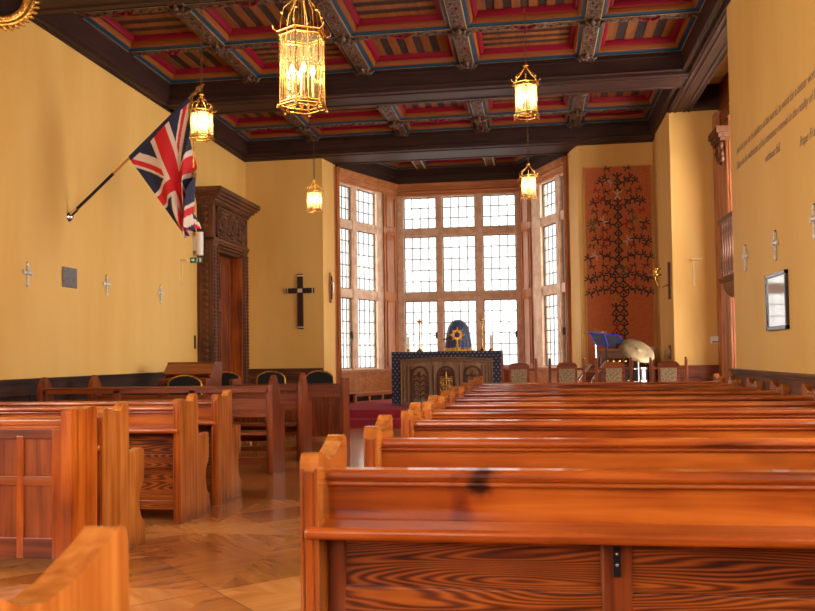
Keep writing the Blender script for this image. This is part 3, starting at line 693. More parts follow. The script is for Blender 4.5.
# ------------------------------------------------------------------ pointed-end stalls
def stall(name_label, y0, x1, pierced=False, rt=0.98):
    t = thing('choir_stall', name_label, 'choir stall', (0, y0, 0), 'choir stalls at the front left')
    xs0 = -4.55 if pierced else -5.74
    for xa in (xs0, x1-0.05):
        m = MB()
        if pierced:
            pf = [(0, 0), (0, 0.97), (0.03, 0.985), (0.38, 0.985), (0.40, 0.97), (0.42, 0.7), (0.42, 0)]
        else:
            pf = [(0, 0), (0, 0.93), (0.02, 1.0), (0.06, 1.06), (0.125, 1.11), (0.19, 1.06), (0.24, 1.0), (0.27, 0.93), (0.28, 0.80), (0.32, 0.75), (0.40, 0.735), (0.45, 0.72), (0.46, 0.68), (0.46, 0)]
        m.prism(pf, 'x', xa, xa+0.05); m.build('stall_end', W['light_z'] if False else W['red_z'], t, bevel=0.01, seg=3)
    a, b = xs0+0.05, x1-0.05
    m = MB(); m.box(a, b, 0.05, 0.09, rt-0.07, rt-0.01); m.box(a, b, 0.03, 0.11, rt-0.015, rt); m.build('top_rail', W['red_x'], t, bevel=0.006)
    if pierced:
        m = MB(); n_ = 34; w_ = (b-a)/n_
        m.box(a, b, 0.06, 0.08, 0.81, 0.835); m.box(a, b, 0.06, 0.08, 0.70, 0.74)
        for k in range(n_+1): m.box(a+k*w_-0.02, a+k*w_+0.02, 0.06, 0.08, 0.74, 0.81)
        m.box(a, b, 0.085, 0.09, 0.73, 0.82, 1)
        m.build('pierced_rail', [W['red_x'], M_black], t)
        m = MB(); n_ = 26; w_ = (b-a)/n_
        for k in range(n_): m.box(a+k*w_+0.003, a+(k+1)*w_-0.003, 0.06, 0.08, 0.12, 0.70)
        m.build('plank_front', W['red_z'], t, bevel=0.003)
        m = MB(); m.box(a, b, 0.1, 0.35, 0.66, 0.69); m.build('book_shelf', W['red_x'], t)
    else:
        m = MB(); m.box(a, b, 0.06, 0.08, 0.68, 0.84); m.box(a, b, 0.055, 0.085, 0.635, 0.68); m.build('back_board', W['red_x'], t, bevel=0.004)
        for k in range(4): x = a+(b-a)*k/3; m = MB(); m.box(max(a, x-0.04), min(b, x+0.04), 0.05, 0.09, 0, rt-0.03); m.build('back_post', W['red_z'], t, bevel=0.004)
        m = MB(); m.box(a, b, 0.08, 0.42, 0.43, 0.46); m.box(a, b, 0.38, 0.40, 0.33, 0.43); m.build('seat', W['red_x'], t, bevel=0.006)
        m = MB(); m.box(a, b, 0.10, 0.14, 0.12, 0.18); m.build('foot_rail', W['red_x'], t, bevel=0.004)
    return t
stall('open backed stall with pointed end, nearest the camera of the dark red stalls', 9.15, -2.90)
stall('open backed stall with pointed end, standing between its twin and the pierced desk', 10.30, -2.88, False, 0.95)
stall('plank fronted desk with a row of pierced holes, closest to the carpeted steps', 12.25, -2.80, True, 0.905)

# ------------------------------------------------------------------ banquet chairs with gilt rims
def banquet_chair(label, loc, group):
    t = thing('banquet_chair', label, 'chair', loc, group)
    arch = [(0.25*math.cos(a_), 0.0, 0.93+0.13*math.sin(a_)) for a_ in [PI*k/14 for k in range(15)]]
    fr = [(0.22, 0.0, 0.0), (0.25, 0, 0.45)]+arch+[(-0.25, 0, 0.45), (-0.22, 0, 0.0)]
    m = MB(); m.tube(fr, 0.013, 8); m.build('back_frame', M_gold, t)
    m = MB(); m.prism([(-0.235, 0.55), (0.235, 0.55)]+[(0.235*math.cos(a_), 0.92+0.125*math.sin(a_)) for a_ in [PI*k/12 for k in range(13)]], 'y', -0.02, 0.03)
    m.build('backrest', M_blackcloth, t, bevel=0.012)
    m = MB(); m.box(-0.23, 0.23, -0.42, 0.02, 0.42, 0.50); m.build('seat', M_blackcloth, t, bevel=0.03, seg=3)
    for s_ in (-1, 1):
        m = MB(); m.tube([(s_*0.22, -0.40, 0.43), (s_*0.23, -0.43, 0)], 0.012, 8); m.build('leg', M_gold, t)
    return t
bc = banquet_chair('black chair with gilt rim directly in front of the closed piano', (-4.93, 11.5, 0), 'black banquet chairs behind the stalls')
for x, lb in ((-5.33, 'black gilt rimmed chair in front of the doorway edge, second from the piano'), (-4.52, 'black gilt rimmed chair under the dark wall cross, left of the pointed stall tip'), (-3.66, 'black gilt rimmed chair nearest the bay window and altar steps')):
    dup(bc, (x, 14.2, 0), lb)

# ------------------------------------------------------------------ piano
t = thing('piano', 'closed brown upright piano with shiny sloping lid beside the left wall', 'piano', (-5.56, 12.25, 0)); t.scale = (0.84, 0.8, 1)
m = MB(); m.box(0, 0.86, 0.0, 0.55, 0.0, 1.02); m.box(-0.01, 0.87, 0.16, 0.56, 1.02, 1.22); m.box(-0.02, 0.88, 0.13, 0.57, 1.22, 1.25); m.build('case', W['red_x'], t, bevel=0.006)
m = MB(); m.prism([(-0.06, 1.05), (0.15, 1.215), (0.15, 1.24), (-0.08, 1.075)], 'x', -0.015, 0.875); m.build('sloping_lid', wood('polished lid', (0.10, 0.014, 0.004), (0.20, 0.035, 0.008), (0.30, 0.06, 0.012), 'x', 0.08, 1.0), t)
m = MB(); m.prism([(-0.06, 1.05), (0.15, 1.215), (0.15, 1.02), (-0.06, 1.02)], 'x', -0.015, 0.02); m.prism([(-0.06, 1.05), (0.15, 1.215), (0.15, 1.02), (-0.06, 1.02)], 'x', 0.84, 0.875); m.box(-0.02, 0.88, -0.28, 0.0, 0.93, 1.0); m.box(0, 0.08, -0.25, 0, 0, 0.93); m.box(0.78, 0.86, -0.25, 0, 0, 0.93); m.build('keyboard_shelf', W['red_x'], t, bevel=0.006)

# ------------------------------------------------------------------ altar
AX0, AX1, AY = -2.88, -0.66, 17.05
t = thing('altar', 'altar draped in navy cloth with a carved dark wood front and gold monogram', 'altar', ((AX0+AX1)/2, AY, 0.3))
hw = (AX1-AX0)/2
m = MB(); m.box(-hw+0.12, hw-0.12, 0.06, 0.80, 0, 1.04); m.build('altar_body', W['dark_x'], t)
M_dots = mat('navy cloth with gold dots', (0.010, 0.014, 0.045), 0.85, sheen=0.2); n, l, p = nodes(M_dots)
tcn = n.new('ShaderNodeTexCoord'); sp = n.new('ShaderNodeSeparateXYZ'); l.new(tcn.outputs['Object'], sp.inputs[0])
def MM(op, a, b=None):
    q = n.new('ShaderNodeMath'); q.operation = op
    for k, s in enumerate((a, b)):
        if s is None: continue
        if isinstance(s, (int, float)): q.inputs[k].default_value = s
        else: l.new(s, q.inputs[k])
    return q.outputs[0]
def dots(ax, c_=0.085):
    fu_ = MM('SUBTRACT', MM('FRACT', MM('DIVIDE', MM('ADD', ax, 50.0), c_)), 0.5); fz_ = MM('SUBTRACT', MM('FRACT', MM('DIVIDE', sp.outputs['Z'], 0.06)), 0.5)
    return MM('LESS_THAN', MM('ADD', MM('MULTIPLY', fu_, fu_), MM('MULTIPLY', fz_, fz_)), 0.022)
dd = dots(MM('ADD', sp.outputs['X'], MM('MULTIPLY', MM('FLOOR', MM('DIVIDE', sp.outputs['Z'], 0.06)), 0.0425)))
mm = n.new('ShaderNodeMix'); mm.data_type = 'RGBA'; l.new(dd, mm.inputs[0]); mm.inputs[6].default_value = (0.010, 0.013, 0.040, 1); mm.inputs[7].default_value = (0.42, 0.32, 0.22, 1); l.new(mm.outputs[2], p.inputs['Base Color'])
m = MB(); m.box(-hw, hw, -0.03, 0.86, 1.06, 1.08)
m.box(-hw+0.02, hw-0.02, -0.029, -0.01, 0.93, 1.06)
for s_ in (-1, 1):
    m.box(s_*hw, s_*(hw-0.02), -0.02, 0.84, 0.02, 1.06); m.prism([(s_*hw, 0.02), (s_*(hw-0.20), 0.02), (s_*(hw-0.17), 0.93), (s_*(hw-0.021), 0.93), (s_*(hw-0.021), 1.06), (s_*hw, 1.06)], 'y', -0.0295, -0.021)
m.box(-hw, hw, 0.84, 0.86, 0.02, 1.06)
m.build('altar_cloth', M_dots, t, bevel=0.006)
m = MB(); m.box(-hw+0.19, hw-0.19, -0.02, 0.06, 0.0, 0.93); m.build('carved_front', wood('greyish carved oak', (0.13, 0.065, 0.035), (0.22, 0.12, 0.065), (0.32, 0.18, 0.10), 'z', 0.55, 0.1), t)
fz = t.children[-1]
m = MB()
top_c = [(-hw+0.19+(2*hw-0.38)*k/20, 0.90+0.055*math.sin(PI*k/20)) for k in range(21)]
m.tube([(x, -0.045, z) for x, z in top_c], 0.014, 6); m.tube([(x, -0.045, z-0.06) for x, z in top_c], 0.012, 6)
for s_ in (-1, 1): m.tube([(s_*(hw-0.19), -0.04, 0.0), (s_*(hw-0.19), -0.04, 0.91)], 0.016, 6); m.tube([(s_*(hw-0.25), -0.03, 0.0), (s_*(hw-0.25), -0.03, 0.86)], 0.012, 6)
for k in range(42):
    x = -hw+0.21+(2*hw-0.42)*k/41; z = 0.87+0.055*math.sin(PI*k/41); m.box(x-0.010, x+0.010, -0.05, -0.02, z-0.018, z+0.018)
for s_ in (-1, 1):
    for k in range(20): m.box(s_*(hw-0.22)-0.01, s_*(hw-0.22)+0.01, -0.045, -0.02, 0.03+k*0.042, 0.05+k*0.042)
m.build('fringe_border', speckle('old gilt border', (0.30, 0.16, 0.06), (0.14, 0.07, 0.03), 40, 0.5, 0.4), fz)
m = MB(); rnd = random.Random(5)
for cx_ in (-0.53, 0.0, 0.53):
    w_ = 0.17; zt = 0.60
    pts = [(cx_-w_, -0.035, 0.06), (cx_-w_, -0.035, zt)]+[(cx_-w_*math.cos(a_), -0.035, zt+w_*math.sin(a_)*1.05) for a_ in [PI*k/12 for k in range(1, 12)]]+[(cx_+w_, -0.035, zt), (cx_+w_, -0.035, 0.06)]
    m.tube(pts, 0.015, 6)
    m.tube([(x+(cx_-x)*0.15, y, z-0.02) for x, y, z in pts], 0.008, 6)
    if cx_ == 0:
        for k in range(9):
            a_ = PI*(k+0.5)/9; m.tube([(0.03*math.cos(a_), -0.03, 0.58+0.03*math.sin(a_)), (0.14*math.cos(a_), -0.035, 0.58+0.15*math.sin(a_))], 0.008, 5, r1=0.02)
    else:
        m.tube([(cx_, -0.03, 0.1), (cx_, -0.035, 0.7)], 0.012, 6); m.ball((cx_, -0.04, 0.62), 0.045, 8, 0, (1, 0.5, 1.3))
        for k in range(5):
            z = 0.14+k*0.10
            for s_ in (-1, 1):
                m.tube([(cx_, -0.03, z), (cx_+s_*0.06, -0.045, z+0.07), (cx_+s_*0.115, -0.04, z+0.05), (cx_+s_*0.12, -0.03, z+0.0), (cx_+s_*0.08, -0.03, z+0.01)], [0.008, 0.014, 0.016, 0.014, 0.006], 6)
for x in (-0.79, -0.72, -0.265, 0.265, 0.79, 0.72): m.tube([(x, -0.025, 0.04), (x, -0.025, 0.80)], 0.010, 6)
m.build('carved_arches', W['dark_z'], fz)
# gold interlaced monogram: I H S
m = MB(); g_ = 0.012
m.tube([(0, -0.05, 0.22), (0, -0.05, 0.66)], g_, 8)
m.tube([(-0.055, -0.05, 0.28), (-0.055, -0.05, 0.50)], g_, 8); m.tube([(0.055, -0.05, 0.28), (0.055, -0.05, 0.50)], g_, 8)
m.tube([(-0.11, -0.05, 0.39), (0.11, -0.05, 0.39)], g_, 8)
sp_ = [(0.12, 0.47), (0.08, 0.525), (0, 0.54), (-0.09, 0.52), (-0.12, 0.46), (-0.07, 0.41), (0.07, 0.37), (0.12, 0.32), (0.09, 0.26), (0, 0.24), (-0.08, 0.255), (-0.12, 0.31)]
m.tube([(x, -0.055, z) for x, z in sp_], 0.014, 8)
for x in (-0.055, 0.055):
    for z in (0.28, 0.50): m.box(x-0.03, x+0.03, -0.058, -0.042, z-0.01, z+0.01)
m.build('gold_monogram', M_gold, fz)
ZA = 1.385
def candlestick(label, x, tall):
    if tall:
        t = thing('candlestick', label, 'candlestick', (x, AY+0.35, ZA-0.005), 'tall candlesticks on the altar')
        m = MB(); m.lathe([(0.075, 0), (0.07, 0.02), (0.03, 0.05), (0.018, 0.08), (0.026, 0.12), (0.014, 0.15), (0.014, 0.30), (0.03, 0.325), (0.014, 0.35), (0.012, 0.56), (0.022, 0.585), (0.02, 0.60)], n=16)
        m.build('stem', M_brass, t)
        m = MB(); m.lathe([(0.02, 0.60), (0.06, 0.625), (0.065, 0.64), (0.02, 0.635), (0.015, 0.67), (0.0, 0.68)], n=16)
        for a_ in range(4): m.ball((0.06*math.cos(a_*PI/2), 0.06*math.sin(a_*PI/2), 0.645), 0.014, 8)
        m.build('drip_pan', M_brass, t)
    else:
        t = thing('altar_candle', label, 'candle', (x, AY+0.30, ZA-0.005), 'short altar candles')
        m = MB(); m.lathe([(0.05, 0), (0.05, 0.02), (0.032, 0.03), (0.032, 0.06)], n=16); m.build('candle_holder', M_brass, t)
        m = MB(); m.lathe([(0.026, 0.06), (0.026, 0.31), (0.02, 0.315), (0, 0.315)], n=16); m.build('wax_stick', M_candle, t)
        m = MB(); m.tube([(0, 0, 0.31), (0, 0, 0.33)], 0.003, 6); m.build('wick', M_black, t)
candlestick('tall brass candlestick on the altar, on the doorway side of the veiled tabernacle', -2.35, True)
candlestick('tall brass candlestick on the altar, on the tapestry side of the veiled tabernacle', -1.06, True)
candlestick('short white candle at the end of the altar nearest the doorway', -2.58, False)
candlestick('short white candle at the end of the altar nearest the high-backed chairs', -0.88, False)
t = thing('tabernacle', 'domed tabernacle under a pleated navy veil in the middle of the altar', 'tabernacle', (-1.56, AY+0.45, ZA-0.005))
m = MB(); vs = []; prof = [(0.27, 0), (0.262, 0.12), (0.25, 0.25), (0.235, 0.38), (0.205, 0.50), (0.15, 0.59), (0.08, 0.64), (0.0, 0.655)]; N_ = 72
for r_, z in prof:
    for k in range(N_):
        a_ = 2*PI*k/N_; rr_ = r_*(1+0.06*math.cos(a_*18)*(1-z/0.66)); vs.append((rr_*math.cos(a_), rr_*0.75*math.sin(a_), z))
m.add(vs, [[i*N_+k, i*N_+(k+1) % N_, (i+1)*N_+(k+1) % N_, (i+1)*N_+k] for i in range(len(prof)-1) for k in range(N_)], 0, True)
m.build('veil', mat('dark blue satin', (0.030, 0.048, 0.12), 0.45, sheen=0.4), t)
m = MB()
for k in range(36): a_ = 2*PI*k/36; m.tube([(0.275*math.cos(a_), 0.21*math.sin(a_), 0.0), (0.275*math.cos(a_), 0.21*math.sin(a_), 0.07)], 0.013, 5)
m.build('gold_fringe', M_gold, t)
t = thing('monstrance', 'gold sunburst monstrance standing before the veiled tabernacle', 'monstrance', (-1.55, AY+0.14, ZA-0.005))
m = MB(); m.lathe([(0.08, 0), (0.075, 0.02), (0.02, 0.05), (0.015, 0.10), (0.03, 0.12), (0.012, 0.15), (0.012, 0.2)], n=16); m.build('foot', M_gold, t)
m = MB(); pts = []
for k in range(32): a_ = 2*PI*k/32; rr_ = (0.17 if k % 4 == 0 else 0.12 if k % 2 == 0 else 0.085); pts.append((rr_*math.cos(a_), 0.33+rr_*math.sin(a_)))
m.prism(pts, 'y', -0.012, 0.012); m.build('sunburst', M_gold, t)
m = MB(); m.lathe([(0.055, 0.0), (0.055, 0.02), (0.04, 0.03), (0.0, 0.03)], (0, -0.01, 0.33), 20, 0, 'y'); 
m.build('luna', mat('dark blue glass', (0.03, 0.05, 0.12), 0.15), t)
t = thing('altar_crucifix', 'small brown crucifix on the altar beside the sunburst monstrance', 'crucifix', (-1.76, AY+0.14, ZA-0.005))
m = MB(); m.box(-0.012, 0.012, -0.01, 0.01, 0.03, 0.34); m.box(-0.08, 0.08, -0.01, 0.01, 0.235, 0.26); m.build('cross', W['dark_z'], t)
m = MB(); m.box(-0.05, 0.05, -0.04, 0.04, 0, 0.03); m.build('base', M_gold, t, bevel=0.004)
t = thing('card_stands', 'low gilt card rack along the altar below the monstrance', 'rack', (-1.55, AY+0.02, ZA-0.005))
m = MB(); m.box(-0.30, 0.36, 0, 0.04, 0, 0.015)
for k in range(9): m.lathe([(0.012, 0.015), (0.006, 0.03), (0.012, 0.06), (0.004, 0.075)], (-0.28+k*0.078, 0.02, 0), 8)
m.build('rack_rail', M_gold, t)

# ------------------------------------------------------------------ four high-backed chairs
M_tap = speckle('woven tapestry cover', (0.42, 0.30, 0.16), (0.14, 0.10, 0.06), 55, 0.9, 0.3, lo=0.42, hi=0.58)
def sanct_chair(label, loc, pw=0.235):
    t = thing('high_backed_chair', label, 'chair', loc, 'carved chairs with tapestry backs in front of the pews')
    for s_ in (-1, 1):
        m = MB(); m.box(s_*0.245-0.02, s_*0.245+0.02, -0.02, 0.02, 0, 1.20); m.ball((s_*0.245, 0, 1.215), 0.022, 8); m.build('back_post', W['red_z'], t, bevel=0.006)
        m = MB(); m.box(s_*0.245-0.02, s_*0.245+0.02, 0.42, 0.46, 0, 0.66); m.build('leg', W['red_z'], t, bevel=0.005)
        m = MB(); m.box(s_*0.245-0.025, s_*0.245+0.025, 0.0, 0.48, 0.66, 0.69); m.build('armrest', W['red_y'], t, bevel=0.008)
    h_ = pw/2
    m = MB(); m.box(-0.245, 0.245, -0.012, 0.012, 1.055, 1.09); m.box(-0.245, 0.245, -0.012, 0.012, 0.62, 0.66)
    m.box(-h_-0.03, -h_+0.012, -0.014, 0.014, 0.62, 1.10); m.box(h_-0.012, h_+0.03, -0.014, 0.014, 0.62, 1.10); m.build('back_frame', W['red_x'], t, bevel=0.004)
    m = MB(); m.prism([(-h_-0.03, 1.08), (h_+0.03, 1.08), (h_+0.03, 1.13), (h_-0.01, 1.165), (0.0, 1.175), (-h_+0.01, 1.165), (-h_-0.03, 1.13)], 'y', -0.018, 0.018); m.build('crest', W['red_x'], t, bevel=0.006)
    m = MB(); m.box(-h_, h_, -0.016, 0.02, 0.66, 1.08); m.build('backrest', M_tap, t, bevel=0.008)
    m = MB(); m.box(-0.24, 0.24, 0.0, 0.46, 0.41, 0.47); m.build('seat', M_tap, t, bevel=0.015)
    return t
hc = sanct_chair('carved chair with tapestry panel, standing just in front of the altar corner', (-0.235, 12.6, 0))
dup(hc, (0.455, 12.6, 0), 'carved chair with tapestry panel, below the bay corner and left of the chrome tubes')
dup(hc, (1.12, 12.6, 0), 'carved chair with tapestry panel, under the blue-edged music stand')
dup(hc, (1.885, 12.6, 0), 'carved chair with tapestry panel, right of the cymbal and below the ochre wall')

# ------------------------------------------------------------------ music stand, drum kit, lectern
M_blue2 = mat('bright blue edging', (0.01, 0.03, 0.55), 0.3)
t = thing('music_stand', 'black double music stand with bright blue edges in front of the tapestry', 'music stand', (1.10, 13.6, 0))
m = MB(); m.tube([(0, 0, 0.25), (0, 0, 1.42)], 0.012, 8)
m.build('pole', M_black, t)
for k in range(3):
    a_ = 2*PI*k/3+0.5; m = MB(); m.tube([(0, 0, 0.3), (0.28*math.cos(a_), 0.28*math.sin(a_), 0.01)], 0.009, 6); m.build('leg', M_black, t)
for s_, q in ((0, [(-0.24, 1.625), (-0.015, 1.60), (0.04, 1.40), (-0.14, 1.435)]), (1, [(0.0, 1.60), (0.20, 1.585), (0.28, 1.48), (0.05, 1.38)])):
    m = MB(); vs = [(x, 0.12+(z-1.4)*0.5, z) for x, z in q]; vs2 = [(x, y+0.012, z+0.004) for x, y, z in vs]
    m.add(vs+vs2, [(0, 1, 2, 3), (7, 6, 5, 4), (0, 4, 5, 1), (1, 5, 6, 2), (2, 6, 7, 3), (3, 7, 4, 0)]); d_ = m.build('desk', mat('black lacquer', (0.008, 0.008, 0.02), 0.7), t)
    m = MB(); 
    for k in range(4): m.tube([vs[k], vs[(k+1) % 4]], 0.006, 6)
    m.build('blue_edge', M_blue2, d_)
M_cym = speckle('bronze cymbal', (0.30, 0.22, 0.12), (0.20, 0.14, 0.07), 8, 0.55, 0.1, 0.8, vec=(1, 1, 1))
def cymbal(label, loc, tilt, h_, rad):
    t = thing('cymbal_stand', label, 'cymbal', loc)
    m = MB(); m.tube([(0, 0, 0.3), (0, 0, h_)], 0.011, 10); m.tube([(0, 0, 0.3), (0, 0, 0.75)], 0.016, 10); m.lathe([(0.0, h_), (0.012, h_+0.01), (0.008, h_+0.04), (0, h_+0.045)], n=10); m.build('pole', M_chrome, t)
    for k in range(3):
        a_ = 2*PI*k/3+0.3; m = MB(); m.tube([(0, 0, 0.5), (0.26*math.cos(a_), 0.26*math.sin(a_), 0.01)], 0.010, 6); m.build('leg', M_chrome, t)
    m = MB(); m.lathe([(0.0, 0.035), (0.02, 0.034), (0.045, 0.015), (0.06, 0.010), (rad*0.6, 0.0), (rad, -0.018), (rad, -0.02), (rad*0.6, -0.003), (0.05, 0.006), (0.0, 0.03)], n=40)
    c = m.build('cymbal_plate', M_cym, t, recalc=True); c.location = (0, 0, h_); c.rotation_euler = tilt
    return t
cymbal('large bronze cymbal tilted on its stand in front of the lectern', (1.58, 13.6, 0), (math.radians(38), math.radians(22), 0), 1.34, 0.275)
cymbal('second cymbal seen edge-on behind the blue-edged music stand', (1.02, 14.75, 0), (math.radians(4), math.radians(-3), 0), 1.665, 0.2)
t = thing('drum_kit', 'small drum kit with slanting chrome tubes behind the high-backed chairs', 'drum kit', (1.0, 13.9, 0))
M_shell = mat('black drum shell', (0.015, 0.015, 0.02), 0.2, coat=0.8)
for c_, r_, dpt, nm in (((0.12, 0.3, 0.34), 0.28, 0.36, 'bass_drum'), ((-0.28, 0.05, 0.62), 0.17, 0.14, 'snare_drum'), ((0.62, 0.15, 0.85), 0.15, 0.2, 'tom_drum')):
    m = MB()
    if nm == 'bass_drum': m.lathe([(r_, 0), (r_, dpt)], (c_[0], c_[1], c_[2]), 28, 0, 'y')
    else: m.lathe([(r_, 0), (r_, dpt)], c_, 28)
    b = m.build(nm, M_shell, t)
    m = MB()
    for hh in (0, dpt):
        if nm == 'bass_drum': m.lathe([(r_+0.012, hh-0.012), (r_+0.012, hh+0.012), (r_-0.01, hh+0.012), (r_-0.01, hh-0.012)], c_, 28, 0, 'y')
        else: m.lathe([(r_+0.01, hh-0.012), (r_+0.01, hh+0.012), (r_-0.01, hh+0.014), (r_-0.01, hh-0.012)], c_, 28)
    m.build('rim', M_chrome, b)
m = MB(); m.tube([(-0.42, -0.25, 0.80), (-0.13, -0.22, 1.12)], 0.022, 10); m.tube([(-0.42, -0.25, 0.80), (-0.6, -0.28, 0.02)], 0.014, 8)
m.build('slanted_tube', M_chrome, t)
m = MB(); m.tube([(-0.12, -0.25, 0.86), (0.12, -0.22, 1.18)], 0.022, 10); m.tube([(-0.12, -0.25, 0.86), (-0.2, -0.28, 0.02)], 0.014, 8)
m.build('slanted_tube', M_chrome, t)
t = thing('lectern', 'dark carved wooden lectern with turned knobs in front of the tapestry', 'lectern', (1.60, 16.1, 0.3))
m = MB(); m.box(-0.47, 0.45, 0, 0.45, 1.02, 1.08); m.box(-0.45, 0.43, 0.02, 0.43, 0.96, 1.02); m.box(-0.43, 0.41, 0.03, 0.42, 0.0, 0.12); m.box(-0.43, 0.41, 0.20, 0.24, 0.1, 0.96); m.build('body', W['dark_x'], t, bevel=0.006)
m = MB(); m.box(-0.43, 0.41, 0.04, 0.08, 0.90, 0.96); m.box(-0.43, 0.41, 0.04, 0.08, 0.72, 0.76)
for k in range(4): x = -0.28+k*0.11; m.lathe([(0.0, 0), (0.035, 0.0), (0.045, 0.015), (0.028, 0.04), (0, 0.045)], (x, 0.04, 0.84), 14, 1, 'y')
m.build('carved_panel', [W['dark_x'], M_brass], t)
for x in (-0.40, 0.02, 0.20, 0.38):
    m = MB(); m.lathe([(0.03, 0.12), (0.035, 0.16), (0.018, 0.2), (0.026, 0.45), (0.018, 0.7), (0.034, 0.74), (0.03, 0.92), (0.022, 0.96)], (x, 0.06, 0), 12); m.build('turned_column', W['dark_z'], t)
t = thing('processional_candle_stand', 'pale pinkish fluted candle stand beside the lectern under the tapestry edge', 'candle stand', (2.12, 16.0, 0.3))
m = MB(); m.lathe([(0.12, 0), (0.10, 0.05), (0.045, 0.10), (0.05, 0.14), (0.05, 0.95), (0.085, 0.99), (0.095, 1.06), (0.095, 1.1), (0.0, 1.1)], n=20); m.build('fluted_shaft', mat('pinkish limed wood', (0.50, 0.30, 0.22), 0.5), t)

# ------------------------------------------------------------------ lanterns
def lantern(label, loc, R, hb, hc_, big, group):
    """loc = centre of the bottom rim; hexagonal glazed lantern hung on a chain"""
    t = thing('hanging_lantern', label, 'lantern', loc, group)
    P6 = [(R*math.cos(PI*k/3+PI/6), R*math.sin(PI*k/3+PI/6)) for k in range(6)]
    th = R*0.05
    def ring(m, r_, z, w):
        pts = [(r_*math.cos(PI*k/3+PI/6), r_*math.sin(PI*k/3+PI/6), z) for k in range(7)]
        for k in range(6): m.tube([pts[k], pts[k+1]], w, 6)
    m = MB(); ring(m, R*1.10, 0.0, th*1.2); ring(m, R, 0.03, th); ring(m, R*0.8, -R*0.07, th*0.8)
    for k in range(6): a_ = PI*k/3+PI/6; m.tube([(R*math.cos(a_), R*math.sin(a_), 0), (R*0.8*math.cos(a_), R*0.8*math.sin(a_), -R*0.07)], th*0.8, 6); m.ball((R*1.1*math.cos(a_), R*1.1*math.sin(a_), -R*0.08), th*1.3, 8)
    m.build('bottom_rim', M_brass, t)
    m = MB(); ring(m, R*1.10, hb, th*1.3); ring(m, R, hb-0.03, th)
    for k in range(6): a_ = PI*k/3+PI/6; m.tube([(R*1.1*math.cos(a_), R*1.1*math.sin(a_), hb), (R*1.28*math.cos(a_), R*1.28*math.sin(a_), hb+R*0.08), (R*1.3*math.cos(a_), R*1.3*math.sin(a_), hb+R*0.22)], th*0.8, 6)
    m.build('top_rim', M_brass, t)
    for x, y in P6: m = MB(); m.tube([(x, y, 0), (x, y, hb)], th*0.8, 6); m.build('corner_post', M_brass, t)
    m = MB()
    for k in range(6):
        (x0, y0), (x1, y1) = P6[k], P6[(k+1) % 6]
        m.add([(x0, y0, 0.02), (x1, y1, 0.02), (x1, y1, hb-0.02), (x0, y0, hb-0.02)], [(0, 1, 2, 3)])
    m.build('glass_panels', M_glow if big else M_frost, t, recalc=False)
    m = MB()
    for k in range(6):
        A = Vector((*P6[k], 0)); B = Vector((*P6[(k+1) % 6], 0))
        g = lambda s_, z: tuple(A.lerp(B, s_)+Vector((0, 0, z)))
        w = th*0.42
        if big:
            for s_ in (0.33, 0.67): m.tube([g(s_, 0.02), g(s_, hb*0.40)], w, 5); m.tube([g(s_, hb*0.60), g(s_, hb*0.86)], w, 5)
            m.tube([g(0.5, hb*0.40), g(0.67, hb*0.5), g(0.5, hb*0.60), g(0.33, hb*0.5), g(0.5, hb*0.40)], w, 5)
            for c0, c1 in ((0.0, 0.33), (0.33, 0.67), (0.67, 1.0)):
                m.tube([g(c0, hb*0.84), g(c0+0.04, hb*0.91), g((c0+c1)/2, hb*0.97), g(c1-0.04, hb*0.91), g(c1, hb*0.84)], w, 5)
                m.tube([g(c0, hb*0.06), g((c0+c1)/2, hb*0.14), g(c1, hb*0.06)], w, 5)
            m.tube([g(0.0, hb*0.5), g(0.15, hb*0.53), g(0.33, hb*0.5)], w, 5); m.tube([g(0.67, hb*0.5), g(0.85, hb*0.53), g(1.0, hb*0.5)], w, 5)
        else:
            m.tube([g(0, hb*0.82), g(0.25, hb*0.94), g(0.5, hb*0.86), g(0.75, hb*0.94), g(1, hb*0.82)], w, 5); m.tube([g(0.02, hb*0.1), g(0.98, hb*0.1)], w, 5)
    m.build('tracery', M_brass, t)
    m = MB()
    for k in range(6):
        a_ = PI*k/3+PI/6; c, s_ = math.cos(a_), math.sin(a_)
        pr_ = [(R*1.0, hb), (R*0.95, hb+hc_*0.25), (R*0.82, hb+hc_*0.48), (R*0.5, hb+hc_*0.62), (R*0.30, hb+hc_*0.80), (R*0.08, hb+hc_)]
        m.tube([(r_*c, r_*s_, z) for r_, z in pr_], th*0.7, 6); m.ball((R*0.9*c, R*0.9*s_, hb+hc_*0.38), th*1.5, 8)
        if big: m.tube([(R*0.55*c, R*0.55*s_, hb), (R*0.5*c, R*0.5*s_, hb+hc_*0.5), (R*0.1*c, R*0.1*s_, hb+hc_*0.95)], th*0.5, 6)
    m.tube([(0, 0, hb*0.15), (0, 0, hb+hc_)], th*0.6, 6)
    m.lathe([(0, 0), (R*0.22, 0.01), (R*0.26, R*0.10), (R*0.12, R*0.2), (R*0.18, R*0.28), (0.0, R*0.34)], (0, 0, hb+hc_), 14)
    m.build('crown_scrolls', M_brass, t)
    m = MB()
    nb = 4 if big else 3
    for k in range(nb):
        a_ = 2*PI*k/nb+0.4; x, y = R*0.45*math.cos(a_), R*0.45*math.sin(a_)
        m.tube([(0, 0, hb*0.12), (x, y, hb*0.14), (x, y, hb*0.22)], th*0.5, 6); m.lathe([(th*1.0, 0), (th*1.0, hb*0.22)], (x, y, hb*0.2), 10)
    cn = m.build('candle_cluster', M_candle, t)
    m = MB()
    for k in range(nb):
        a_ = 2*PI*k/nb+0.4; x, y = R*0.45*math.cos(a_), R*0.45*math.sin(a_)
        m.lathe([(0.0, 0), (0.016, 0.02), (0.020, 0.04), (0.010, 0.075), (0, 0.09)], (x, y, hb*0.43), 10)
    m.build('bulb', M_bulb, cn)
    m = MB(); z = hb+hc_+R*0.34; zt = 6.04-loc[2]; k = 0; st_ = 0.045 if not big else 0.07
